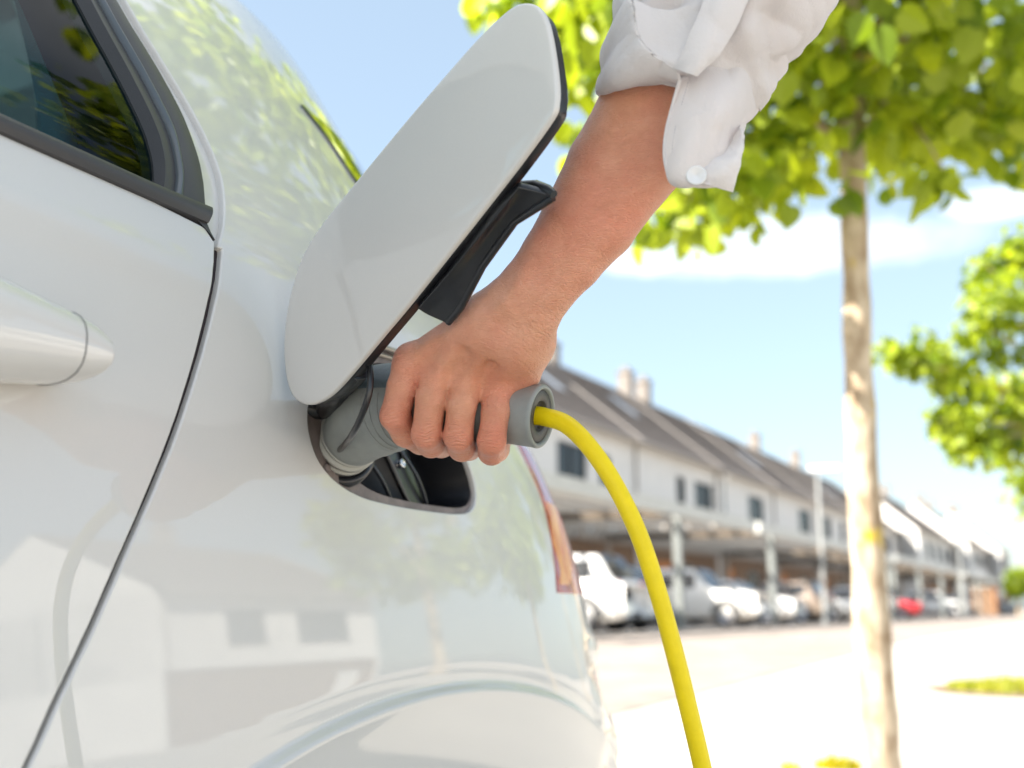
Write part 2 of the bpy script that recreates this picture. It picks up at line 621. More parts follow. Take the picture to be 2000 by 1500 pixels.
def incar(o, parent=car):
    """meshes are made in world space; move them into the car's frame"""
    off = Vector((C_AX, 0, 0))
    o.parent = parent
    if o.data and parent is car: o.data.transform(Matrix.Translation(off))
    elif o.data: o.data.transform(Matrix.Translation(off))
    return o


# outlines, read off the picture and carried onto the skin
C0 = hits(catmull([(30, -250), (158, 0), (240, 150), (284, 240), (300, 288), (307, 325), (308, 372)], 8))
C1 = hits(catmull([(47, -250), (175, 0), (256, 150), (300, 240), (316, 290), (321, 335), (316, 380)], 8))
C2 = hits(catmull([(68, -250), (196, 0), (277, 143), (326, 240), (341, 290), (348, 340), (342, 390)], 8))
C2b = hits(catmull([(78, -250), (205, 0), (286, 143), (336, 240), (351, 290), (360, 345), (356, 398)], 8))
C3 = hits(catmull([(95, -250), (225, 0), (300, 125), (352, 220), (381, 295), (394, 350), (400, 415), (404, 442), (418, 470)], 8))
QU = hits(catmull([(117, -250), (247, 0), (316, 115), (374, 210), (414, 290), (435, 350), (441, 405), (438, 450), (428, 484)], 8))
_gd = catmull([(420, 474), (418, 510), (409, 570), (393, 645), (368, 735), (332, 845), (288, 955), (238, 1070), (168, 1230), (106, 1360), (42, 1500), (-60, 1700)], 6)
GD = hits(_gd - (3, 0))
GQ = np.vstack([hits([(428, 484)]), hits(_gd[1:] + (18, 3))])
t_hi = hits([(0, 236), (300, 369), (404, 412)])
t_lo = hits([(0, 262), (300, 394), (402, 438)])


def extend_front(c, s_to):
    a, b = c[0], c[1]; k = (b[1] - a[1]) / (b[0] - a[0])
    return np.vstack([[(s_to, a[1] + k * (s_to - a[0]) * .55)], c])


t_hi_x, t_lo_x = extend_front(t_hi, -.36), extend_front(t_lo, -.36)
Z_BOT = .24
ZT = 1.49
# --- rear door skin
door_outer = np.vstack([[(-.35, Z_BOT)], [(GD[-1][0], Z_BOT)], GD[::-1], hits([(399, 446)]), t_lo_x[::-1][1:] + (0, -.0012), ])
door = incar(panel('rear_door', door_outer, step=.014, mat=M_PAINT, deep=.006))
# --- charging opening, tail lamp, rear glass, wheel arch
HOLE_PX = [(600, 800), (603, 850), (622, 903), (657, 944), (708, 974), (778, 992), (850, 1003), (897, 1007), (922, 1000), (931, 975), (926, 935),
           (908, 885), (880, 830), (835, 755), (800, 705), (770, 682), (735, 664), (690, 662), (645, 690), (612, 745)]
HOLE = hits(catmull(HOLE_PX, 6, True))
tl_edge = hits(catmull([(1008, 862), (1022, 890), (1036, 920), (1056, 970), (1074, 1042), (1083, 1099), (1087, 1158)], 5))
TAIL = np.vstack([tl_edge, tl_edge[::-1] + (.21, 0) * np.ones((len(tl_edge), 1))])
TAIL[len(tl_edge):, 1] = np.linspace(tl_edge[-1][1], tl_edge[0][1] + .0, len(tl_edge))
rg_edge = hits([(588, 208), (626, 255), (657, 300), (684, 342), (747, 435)])
rg_in = [tuple(p) for p in rg_edge]
def s_end(z): return float(YS(z) + LC * (1 + max(0, (C_AX - Dz(z)) / LC - _A[-1])))
RGL = np.array(rg_in + [(s_end(rg_edge[-1][1]) - .06, rg_edge[-1][1]), (s_end(1.2) - .08, 1.2), (s_end(rg_in[0][1]) - .1, rg_in[0][1] + .001)])
arch = [(.985 + .285 * math.cos(a), .29 + .285 * math.sin(a)) for a in np.linspace(math.pi + .17, -.17, 40)]
quarter = np.vstack([QU, GQ[1:], [(GQ[-1][0], Z_BOT)], arch, [(1.5, Z_BOT)],
                     [(s_end(z), z) for z in np.linspace(Z_BOT, ZT, 30)], [(.3, ZT)], [(QU[0][0] - .03, ZT)]])
crest = []
for k, r in enumerate(np.linspace(-.016, .026, 19)):
    e_ = 1 + r / .33
    for a in np.linspace(-.3, math.pi + .3, 420): crest.append((ARCH[0] + ARCH[2] * e_ * math.cos(a + .0035 * (k % 2)), ARCH[1] + ARCH[3] * e_ * math.sin(a + .0035 * (k % 2))))
body = incar(panel('body', quarter, [HOLE, TAIL, RGL], step=.013, mat=M_PAINT, mirror=True, clamp=True, deep=.006, extra=np.array(crest)))
# --- channel of the door opening between frame and quarter panel
incar(ribbon('door_channel', C3, QU[:len(C3) + 0], -.004, -.006, M_PAINT, None))
# --- window frame: seal, two channels, outer black edge
incar(ribbon('window_seal', C0, C1, -.004, .001, M_RUBBER, None), car)
incar(ribbon('window_channel', C1, C2, -.003, -.003, M_TRIM, None, mid=.001), car)
incar(ribbon('window_channel', C2, C2b, -.001, -.001, M_TRIM2, None, mid=.003), car)
incar(ribbon('window_frame', C2b, C3, -.002, .001, M_TRIM, None, mid=.001), car)
incar(ribbon('window_trim', t_lo_x, t_hi_x, .003, .006, M_TRIM, None, mid=.002), car)
# --- side glass, tinted
def glass(name, tint, refl=.36):
    m = bpy.data.materials.new(name); m.use_nodes = True; t = m.node_tree; t.nodes.clear()
    out = N(t, 'ShaderNodeOutputMaterial'); mx = N(t, 'ShaderNodeMixShader'); tr = N(t, 'ShaderNodeBsdfTransparent'); gl = N(t, 'ShaderNodeBsdfGlossy')
    fr = N(t, 'ShaderNodeFresnel'); fr.inputs[0].default_value = 1.36
    tr.inputs[0].default_value = (*tint, 1); gl.inputs[0].default_value = (refl, refl, refl, 1); gl.inputs[1].default_value = .01
    t.links.new(fr.outputs[0], mx.inputs[0]); t.links.new(tr.outputs[0], mx.inputs[1]); t.links.new(gl.outputs[0], mx.inputs[2]); t.links.new(mx.outputs[0], out.inputs[0])
    return m
M_GLASS = glass('tinted_side_glass', (.17, .40, .50))
gtop = 1.36
glass_outer = np.vstack([[(-.3, gtop)], t_hi_x[:-1] + (0, -.004), C0[::-1], [(C0[0][0] - .05, gtop)]])
for mr_ in (False, 'only'):
    incar(panel('side_glass', glass_outer, step=.03, mat=M_GLASS, off=-.006, lip=False, mirror=mr_))
M_RGLASS = material('dark_green_rear_glass', (.012, .03, .012), rough=.05, coat=1.0)
incar(panel('rear_window', RGL, step=.03, mat=M_RGLASS, off=.003, deep=.03, clamp=True))
# --- cant rail above the glass, front half of the flank and roof
rail = np.vstack([[(-.3, ZT)], [(-.3, gtop + .004)], [(C3[0][0] - .01, gtop + .004)], [(QU[0][0] - .04, ZT)]])
for mr_ in (False, 'only'):
    incar(panel('cant_rail', rail, step=.04, mat=M_PAINT, mirror=mr_))
for mr_ in (False, 'only'):
    incar(panel('front_door', np.array([(-1.3, Z_BOT), (-.356, Z_BOT), (-.356, t_lo_x[0][1] - .003), (-1.25, .95)]), step=.05, mat=M_PAINT, mirror=mr_))
for mr_ in (False, 'only'):
    incar(panel('front_wing', np.array([(-2.1, Z_BOT), (-1.306, Z_BOT), (-1.256, .95), (-2.0, .82)]), step=.05, mat=M_PAINT, mirror=mr_))
for mr_ in (False, 'only'):
    incar(panel('windscreen_pillar', np.array([(-.36, t_hi_x[0][1] + .003), (-.31, gtop), (-.31, ZT), (-.6, ZT), (-1.25, .955), (-1.18, .955), (-.62, gtop), (-.42, gtop), (-.42, t_hi_x[0][1])]), step=.05, mat=M_PAINT, mirror=mr_))
ss = np.concatenate([np.linspace(-.6, .3, 6), np.linspace(.35, s_end(ZT), 40)])
e = raw(ss, np.full(len(ss), ZT)); e[:, 0] = np.maximum(e[:, 0], -C_AX)
rows = []
for t in np.linspace(0, 1, 9):
    m = mirror_x(e); r = e * (1 - t) + m * t; r[:, 2] += .035 * math.sin(math.pi * t); rows.append(r)
V = np.vstack(rows); n = len(ss)
incar(mesh('roof', V, [(i * n + j, i * n + j + 1, (i + 1) * n + j + 1, (i + 1) * n + j) for i in range(8) for j in range(n - 1)], M_PAINT, None, smooth=True))
mb = MB(); mb.box((-2.27, -2.1, .3), (-.55, -1.2, .9)); mb.box((-2.2, -2.0, .25), (-.62, 1.2, .36)); incar(mb.build('underbody', M_SHELL))
# --- dark shell behind the shut lines
GC = (GD + GQ) / 2
w_ = .03
shell = np.vstack([GC - (w_, 0), (GC + (w_, 0))[::-1]])
shell[:, 1] = np.clip(shell[:, 1], .26, 1.5)
incar(panel('inner_shell', shell, step=.03, mat=M_SHELL, off=-.0055, lip=False))
tlb = TAIL.copy(); c_ = tlb.mean(0)
incar(panel('lamp_housing', c_ + (tlb - c_) * 1.06, step=.02, mat=material('lamp_bowl', (.55, .5, .52), rough=.18, metal=.85, noise=.3, nscale=14), off=-.04, lip=False))

# --- tail lamp: red lens over amber and chrome pieces
ml = bpy.data.materials.new('red_lamp_lens'); ml.use_nodes = True
b_ = ml.node_tree.nodes['Principled BSDF']
b_.inputs['Base Color'].default_value = (.42, .05, .06, 1); b_.inputs['Transmission Weight'].default_value = .12; b_.inputs['Specular IOR Level'].default_value = .35; b_.inputs['Roughness'].default_value = .02
b_.inputs['IOR'].default_value = 1.4
lens = incar(panel('tail_lamp', c_ + (TAIL - c_) * (.985, .985), step=.01, mat=ml, off=.001, deep=.006))
zt0, zt1 = TAIL[:, 1].min(), TAIL[:, 1].max()
M_AMBER = material('amber_lens', (.55, .05, .015), rough=.25, coat=.0, spec=.35, noise=.5, nscale=34, bump=1.0, bscale=22, stretch=(1, 1, .35), col2=(.95, .48, .16))
am_l = [(float(np.interp(z, tl_edge[::-1, 1], tl_edge[::-1, 0])) + .012 + .010 * math.sin(9 * k / 14), z) for k, z in enumerate(np.linspace(zt0 + .012, zt0 + (zt1 - zt0) * .62, 15))]
am = np.array(am_l + [(s_ + .02 + .085 * math.sin(math.pi * (.10 + .55 * k / 14)), z) for k, (s_, z) in reversed(list(enumerate(am_l)))])
incar(panel('amber_lens', am, step=.008, mat=M_AMBER, off=.0016, deep=.003))

# --- door handle
def hx(px, py, lift):
    s, z = hit(px, py); p, nn, _, _ = surf_n(np.array([s]), np.array([z])); return p[0] + nn[0] * lift
def onx(px, py, X):
    d = dirpx(px, py); return CAM + d * ((X - CAM[0]) / d[0])
X_H = -.516
h_top = catmull([onx(x, y, X_H) for x, y in ((-420, 300), (-200, 432), (0, 536), (90, 580), (150, 612), (182, 640), (194, 664), (199, 684))], 6)
h_bot = catmull([onx(x, y, X_H) for x, y in ((-420, 722), (-200, 736), (0, 741), (90, 746), (150, 748), (182, 743), (194, 728), (199, 712))], 6)
h_top, h_bot = h_top[::-1], h_bot[::-1]
hv, nr, prof = [], 24, range(len(h_top))
for i in prof:
    u = i / (len(h_top) - 1); c_h = (h_top[i] + h_bot[i]) / 2; hh = np.linalg.norm(h_top[i] - h_bot[i]) / 2
    base_x = -float(gx(c_h[1], c_h[2])[0]) - .004
    front = X_H + .014 - .016 * (1 - min(1, (u + .0) / .22)) ** 2
    for a in np.linspace(0, 2 * math.pi, nr, endpoint=False):
        ca, sa = math.cos(a), math.sin(a); r = (abs(ca) ** 2.6 + abs(sa) ** 2.6) ** (-1 / 2.6)
        hv.append(np.array(((base_x + front) / 2 + (front - base_x) / 2 * r * sa, c_h[1], c_h[2] + hh * r * ca)))
hf = [(i * nr + j, i * nr + (j + 1) % nr, (i + 1) * nr + (j + 1) % nr, (i + 1) * nr + j) for i in range(len(prof) - 1) for j in range(nr)]
hf += [tuple(reversed(range(nr))), tuple(range((len(prof) - 1) * nr, len(prof) * nr))]
hndl = incar(mesh('door_handle', hv, hf, M_PAINT, None, smooth=True), door)
mbk = MB(); k_ = 19
ring_ = [np.array(hv[k_ * nr + j]) * .2 + np.array(hv[(k_ + 1) * nr + j]) * .8 for j in range(nr)]
mid_ = sum(ring_) / nr
ring_o = [mid_ + (p - mid_) * 1.004 for p in ring_]
mbk.tube(ring_o + [ring_o[0]], .0004, n=6, cap=False)
incar(mbk.build('handle_seam', M_TRIM), door)

# --- charging recess: flange, cavity, ribs, screws
hc = HOLE.mean(0)
def loop3(scale, depth, shift=(0, 0)):
    l = resample(HOLE, .006, True); l = hc + (l - hc) * scale + np.array(shift)
    p, nn, _, _ = surf_n(l[:, 0], l[:, 1]); nav = nn.mean(0); nav /= np.linalg.norm(nav)
    return p - nav * depth, nav
def bridge(name, rings, mat, parent=None, close=False, smooth=True):
    m = len(rings[0]); V = np.vstack(rings)
    F = [(i * m + j, i * m + (j + 1) % m, (i + 1) * m + (j + 1) % m, (i + 1) * m + j) for i in range(len(rings) - 1) for j in range(m)]
    if close: F.append(tuple((len(rings) - 1) * m + j for j in range(m)))
    return mesh(name, V, F, mat, parent, smooth=smooth)
l0, NAV = loop3(1.01, .0045)
recess = incar(bridge('charging_recess', [l0, loop3(.985, .0052)[0], loop3(.83, .0062, (.024, -.002))[0]], M_FLANGE))
incar(bridge('cavity', [loop3(.832, .006, (.024, -.002))[0], loop3(.82, .014, (.023, -.002))[0], loop3(.84, .05, (.012, .0))[0], loop3(.80, .085, (.014, 0))[0], loop3(.4, .09, (.014, 0))[0]], M_INNER, None, True), recess)
def rec(px, py, depth):
    s, z = hit(px, py); p, nn, _, _ = surf_n(np.array([s]), np.array([z])); return p[0] - NAV * depth
mbr = MB()
for (x0, x1, dd) in ((752, 792, .030), (815, 846, .024), (700, 722, .04)):
    a, b = rec(x0, 862, dd), rec(x1 + 30, 990, dd)
    pts = [a * (1 - t) + b * t + NAV * .006 * math.sin(t * math.pi) for t in np.linspace(0, 1, 8)]
    mbr.tube(pts, .0022, n=8)
incar(mbr.build('rib', material('satin_black', (.03, .034, .042), rough=.25)), recess)
strut_a = [rec(x, y, .026) for x, y in ((790, 865), (806, 900), (828, 950), (846, 985))]
strut_b = [rec(x, y, .026) for x, y in ((832, 862), (846, 900), (862, 950), (872, 988))]
incar(sheet('bracket', [strut_a, strut_b], 5, M_DARK, None, thick=.004), recess)
for (x, y) in ((820, 897),):
    p = rec(x, y, .02)
    s_ = MB(); s_.lathe(p, NAV, [(-.004, .0048), (.0005, .0048), (.0015, .004), (.0017, .0022), (.0002, .002), (.0002, 0.00001)], n=12); incar(s_.build('screw', M_CHROME), recess)
p = rec(648, 912, .004)
s_ = MB(); s_.lathe(p, NAV, [(-.004, .004), (.0, .004), (.001, .0025), (.0004, .0001)], n=12); incar(s_.build('screw', M_FLANGE), recess)

# --- the flap, swung outwards on its hinge
fa, fb, fc = P(590, 785, .895), P(1075, 225, .735), P(562, 560, .925)
fn = np.cross(fb - fa, fc - fa); fn /= np.linalg.norm(fn)
if fn @ (CAM - fa) < 0: fn = -fn
def onflap(px, py, back=0.0):
    d = dirpx(px, py); q = fa - fn * back
    return CAM + d * ((q - CAM) @ fn / (d @ fn))
FL_PX = [(1030, 5), (1052, 15), (1068, 45), (1080, 105), (1087, 165), (1086, 200), (1077, 228), (1020, 308), (950, 399), (880, 488), (800, 589), (745, 655), (692, 719),
         (652, 764), (622, 785), (596, 790), (573, 777), (559, 745), (553, 694), (555, 640), (565, 580), (588, 505), (622, 447), (672, 383), (740, 300), (802, 225), (870, 146), (930, 78), (975, 34), (1004, 11)]
fo = np.array([onflap(*p) for p in catmull(FL_PX, 4, True)])
fctr = fo.mean(0)
fe1 = (fb - fa) / np.linalg.norm(fb - fa); fe2 = np.cross(fn, fe1)
def flap_slab(name, scale, front, back, mat, dome=0.0, r=.002, parent=car):
    m = len(fo)
    rings = []
    for (sc, h) in ((.0, front), (.25, front), (.5, front), (.7, front), (.85, front), (.94, front)):
        rings.append(fctr + (fo - fctr) * (sc if sc else .001) * scale + fn * (h + dome * (1 - sc * sc)))
    for a in (0, 30, 60, 90):
        sc = 1 - r / .12 * (1 - math.sin(math.radians(a)))
        rings.append(fctr + (fo - fctr) * scale * sc + fn * (front - r * (1 - math.cos(math.radians(a)))))
    rings.append(fctr + (fo - fctr) * scale + fn * (back + .0006)); rings.append(fctr + (fo - fctr) * scale * .995 + fn * back)
    rings.append(fctr + (fo - fctr) * .001 + fn * back)
    o = bridge(name, rings, mat, None)
    m_ = o.modifiers.new('edges', 'EDGE_SPLIT'); m_.split_angle = math.radians(45)
    return incar(o, parent)
flap = flap_slab('charging_flap', 1.0, 0.0, -.0045, M_PAINT, dome=.004)
flap_slab('flap_liner', .985, -.005, -.014, M_DARK, parent=flap)
# latch bracket on the flap's inner side
root = [(816, 598), (870, 536), (930, 460), (985, 392), (1012, 360)]
outr = [(874, 628), (902, 596), (942, 518), (1005, 432), (1082, 378)]
g = [[onflap(x, y, .010) for x, y in root],
     [onflap((a + c) / 2, (b + d) / 2, .022) + fn * .004 for (a, b), (c, d) in zip(root, outr)],
     [onflap(x, y, .028) for x, y in outr]]
lt = incar(sheet('flap_latch', g, 6, M_DARK, None, thick=.006), flap); bevel(lt, .0015, 2)
mbx = MB(); mbx.tube([onflap(x, y, .027) for x, y in ((874, 630), (900, 600), (942, 520), (1005, 433), (1080, 386))], .003, n=8); incar(mbx.build('latch_rim', M_DARK), flap)
mbx = MB(); mbx.tube([onflap(x, y, .026) for x, y in ((1012, 361), (1045, 362), (1070, 372), (1082, 380))], [.003, .004, .004, .003], n=8); incar(mbx.build('latch_rim', M_DARK), flap)
# hinge arm and retaining strap
ha = [onflap(700, 712, .012), onflap(672, 745, .028), onflap(648, 775, .035), rec(628, 800, -.004), rec(612, 790, .012)]
mbx = MB(); mbx.tube(catmull(ha, 5), [.012] * 6 + [.011] * 9 + [.009] * 6, n=12); incar(mbx.build('hinge_arm', M_DARK), car)
st = [onflap(708, 692, .012), P(722, 715, .862), P(722, 762, .852), P(706, 812, .858), P(684, 855, .885), rec(662, 886, .004)]
mbx = MB(); mbx.tube(catmull(st, 8), .0026, n=10); incar(mbx.build('retaining_strap', M_DARK), car)
# silver sill along the opening's upper edge
a_, b_2 = rec(722, 672, -.002), rec(790, 694, -.002)
for k in range(3):
    mbx = MB(); mbx.tube([a_ - NAV * .006 * k + np.array((0, 0, -.005 * k)), b_2 - NAV * .006 * k + np.array((0, 0, -.005 * k))], .0026, n=8); incar(mbx.build('seal_lip', material('bare_metal_lip', (.32, .29, .26), rough=.3, metal=.5)), recess)

# --- rear wheel, just below the picture
wc = np.array((-.70, .985, .30))
mbw = MB(); mbw.lathe(wc, (1, 0, 0), [(-.09, .17), (-.085, .24), (-.06, .262), (.06, .262), (.085, .24), (.09, .175), (.07, .17)], n=40)
whl = incar(mbw.build('tyre', M_TYRE))
mbw = MB(); mbw.lathe(wc, (1, 0, 0), [(.07, .172), (.078, .16), (.06, .15), (.05, .06), (.065, .03), (.066, .0001)], n=40); incar(mbw.build('rim', M_RIM), whl)
tw = MB(); tw.lathe(wc, (1, 0, 0), [(-.14, .34), (-.02, .33), (.10, .32)], n=40); incar(tw.build('arch_liner', M_INNER))

# --- cabin: rear seat seen through the tinted glass
M_SEAT = material('pale_seat_fabric', (.62, .72, .68), rough=.9, bump=.5, bscale=900)
M_SEAT2 = material('teal_seat_fabric', (.16, .30, .34), rough=.9, bump=.4, bscale=700)
seat = incar(sheet('rear_seat', [[P(-160, 430, 1.00), P(60, 440, 1.05), P(95, 330, 1.10), P(55, 60, 1.12), P(-60, -250, 1.12)],
                                 [P(-100, 450, 1.02), P(120, 420, 1.07), P(110, 300, 1.12), P(70, 60, 1.14), P(-20, -250, 1.16)],
                                 [P(-160, 430, 1.35), P(90, 430, 1.35), P(90, 320, 1.35), P(50, 60, 1.35), P(-80, -250, 1.4)]], 6, M_SEAT, None, .01))
incar(sheet('seat_bolster', [[P(50, 440, 1.02), P(90, 310, 1.04), P(62, 110, 1.05), P(-20, -200, 1.08)],
                             [P(140, 440, 1.02), P(146, 260, 1.03), P(118, 110, 1.04), P(60, -200, 1.08)],
                             [P(170, 440, 1.10), P(182, 230, 1.12), P(158, 90, 1.12), P(95, -200, 1.16)],
                             [P(80, 440, 1.3), P(80, 230, 1.3), P(80, 90, 1.3), P(30, -200, 1.3)]], 6, M_SEAT2, None, .01))
M_LINING = material('navy_cabin_lining', (.008, .026, .065), rough=.9)
ls, lz = np.meshgrid(np.linspace(.60, 1.7, 24), np.linspace(.5, 1.44, 16))
lp, ln, _, _ = surf_n(ls.ravel(), lz.ravel()); lp = lp - ln * .05; lp[:, 0] = np.maximum(lp[:, 0], -C_AX)
incar(mesh('cabin_lining', lp, [(a * 24 + b, a * 24 + b + 1, (a + 1) * 24 + b + 1, (a + 1) * 24 + b) for a in range(15) for b in range(23) if not (a < 9 and lp[a * 24 + b][2] < 1.02 and lp[a * 24 + b][1] < 1.12 and lp[a * 24 + b][1] > .62 and lp[a * 24 + b][2] > .7)], M_LINING, None, smooth=True))
mbx = MB(); mbx.box((-1.92, 1.12, .5), (-.95, 1.15, 1.30)); incar(mbx.build('seat_back_panel', M_LINING))
mbx = MB(); mbx.box((-2.2, -.6, .36), (-.62, .9, .5)); incar(mbx.build('cabin_floor', M_SHELL))
# ------------------------------------------------------------------ charging plug and its yellow cable
M_GREY = material('grey_plug_shell', (.27, .29, .28), rough=.38, noise=.06, nscale=90, bump=.25, bscale=1800)
M_SLATE = material('slate_plug_cover', (.11, .15, .175), rough=.45, noise=.1, nscale=120, bump=.35, bscale=1600)
M_RING = material('pale_collar', (.46, .46, .42), rough=.3, coat=.3)
M_END = material('dark_end_face', (.07, .066, .062), rough=.45, noise=.2, nscale=80, bump=.2, bscale=900)
M_YEL = material('yellow_cable', (.92, .70, .0), rough=.5, coat=.05, coat_rough=.4, noise=.05, nscale=60, bump=.12, bscale=500)
plug = empty('charging_plug', P(672, 885, .975), label='grey charging plug with a yellow cable pushed into the open socket', cat='charging plug')


def child_of(o, par):
    o.data.transform(Matrix.Translation(-par.matrix_world.translation if par.parent is None else -par.location)); o.parent = par; return o


def inplug(o, par=None):
    o.data.transform(Matrix.Translation(-Vector(plug.location))); o.parent = par or plug; return o


ax_pts = [P(684, 857, .975), P(703, 838, .960), P(727, 817, .946), P(760, 799, .930), P(803, 793, .914), P(860, 794, .900), P(930, 800, .885), P(1000, 807, .872), P(1053, 813, .862)]
ax_r = [.0262, .0300, .0345, .0362, .0315, .0265, .0245, .0240, .0245]
axc = catmull(ax_pts, 8)
axr = np.interp(np.linspace(0, 8, len(axc)), range(9), ax_r)
mb = MB(); mb.tube(axc, axr, n=48, cap=False)
inplug(mb.build('shell', M_GREY))
# rear end: rounded rim, recessed dark face, gland
e0, e1 = axc[-1], axc[-1] + (axc[-1] - axc[-3]) / np.linalg.norm(axc[-1] - axc[-3]) * .01
ea = (e1 - e0) / np.linalg.norm(e1 - e0)
mb = MB(); mb.lathe(e0, ea, [(-.001, .0246), (.001, .0247), (.0024, .0240), (.003, .0228), (.0024, .0212), (-.001, .0206), (-.004, .0205)], n=56); inplug(mb.build('end_rim', M_GREY))
mb = MB(); mb.lathe(e0, ea, [(.0002, .0206), (.0012, .0198), (.0012, .0124), (.0004, .0118), (-.003, .0114), (-.0031, .0001)], n=48); inplug(mb.build('end_face', M_END))
mb = MB()
for a in np.linspace(0, 2 * math.pi, 8, endpoint=False):
    up = np.cross(ea, (0, 0, 1)); up /= np.linalg.norm(up); v2_ = np.cross(ea, up)
    d_ = up * math.cos(a) + v2_ * math.sin(a)
    mb.tube([e0 + d_ * .0085 + ea * -.006, e0 + d_ * .0125 + ea * -.0015], .0011, n=6)
inplug(mb.build('strain_relief_rib', M_INNER)); bpy.data.objects['strain_relief_rib']['kind'] = 'stuff'
# collar rings at the socket
c0 = axc[0]; ca = axc[6] - axc[0]; ca /= np.linalg.norm(ca)
mb = MB(); mb.lathe(c0, ca, [(-.04, .022), (-.019, .0222), (-.0185, .0275), (-.0125, .0278), (-.012, .0240), (-.009, .0240), (-.0085, .0282), (-.003, .0284), (-.0025, .0250), (0, .0250), (.0005, .0272), (.004, .0275), (.0045, .026)], n=56); inplug(mb.build('collar', M_RING))
mb = MB(); mb.lathe(c0, ca, [(-.03, .034), (-.021, .0335), (-.0205, .027), (-.04, .026)], n=48); inplug(mb.build('socket_rim', M_DARK))
# slate cover lying over the upper half of the head and handle
def cover(i0, i1, a0, a1, lift, name, mat):
    up0 = CU; V = []; idx = list(range(i0, i1)); na = 24
    for i in idx:
        t = axc[min(i + 1, len(axc) - 1)] - axc[max(i - 1, 0)]; t /= np.linalg.norm(t)
        u = up0 - t * up0.dot(t); u /= np.linalg.norm(u); s_ = np.cross(u, t)
        if s_ @ CF > 0: s_ = -s_
        for a in np.linspace(a0, a1, na):
            edge = min(1, min(a - a0, a1 - a) / .12 + .0)
            V.append(axc[i] + (u * math.cos(a) + s_ * math.sin(a)) * (axr[i] + lift * edge - .0008 * (1 - edge)))
    F = [(i * na + j, i * na + j + 1, (i + 1) * na + j + 1, (i + 1) * na + j) for i in range(len(idx) - 1) for j in range(na - 1)]
    return inplug(mesh(name, V, F, mat, None, smooth=True))
cover(14, 50, math.radians(-100), math.radians(64), .0022, 'grip_cover', M_SLATE)
# moulded parting line and grip ridges on the shell
mb = MB()
for k in range(3):
    i = 26 + 2 * k; t = axc[i + 1] - axc[i - 1]; t /= np.linalg.norm(t); u = CU - t * CU.dot(t); u /= np.linalg.norm(u); s_ = np.cross(u, t); s_ = s_ if s_ @ CF < 0 else -s_
    mb.tube([axc[i] + (u * math.cos(a) + s_ * math.sin(a)) * (axr[i] + .0002) for a in np.linspace(math.radians(70), math.radians(170), 16)], .0006, n=6)
o_ = inplug(mb.build('grip_ridge', M_GREY)); o_['kind'] = 'stuff'
# the cable
cb = [e0 - ea * .006 + CU * -.000, e0 + ea * .004, P(1106, 829, .846), P(1152, 874, .826), P(1200, 945, .808), P(1246, 1040, .796), P(1283, 1150, .790), P(1315, 1265, .787), P(1345, 1385, .786), P(1372, 1500, .786), P(1400, 1640, .786)]
last = cb[-1]
cb += [last + np.array((.02, .0, -.12)), np.array((last[0] + .03, last[1] - .02, .1)), np.array((last[0] + .12, last[1] - .1, .012)), np.array((last[0] + .9, last[1] - .5, .012))]
cbc = catmull(cb, 10)
mb = MB(); mb.tube(cbc, [.0074 - .0009 * min(1, i / 40) for i in range(len(cbc))], n=28); inplug(mb.build('cable', M_YEL))
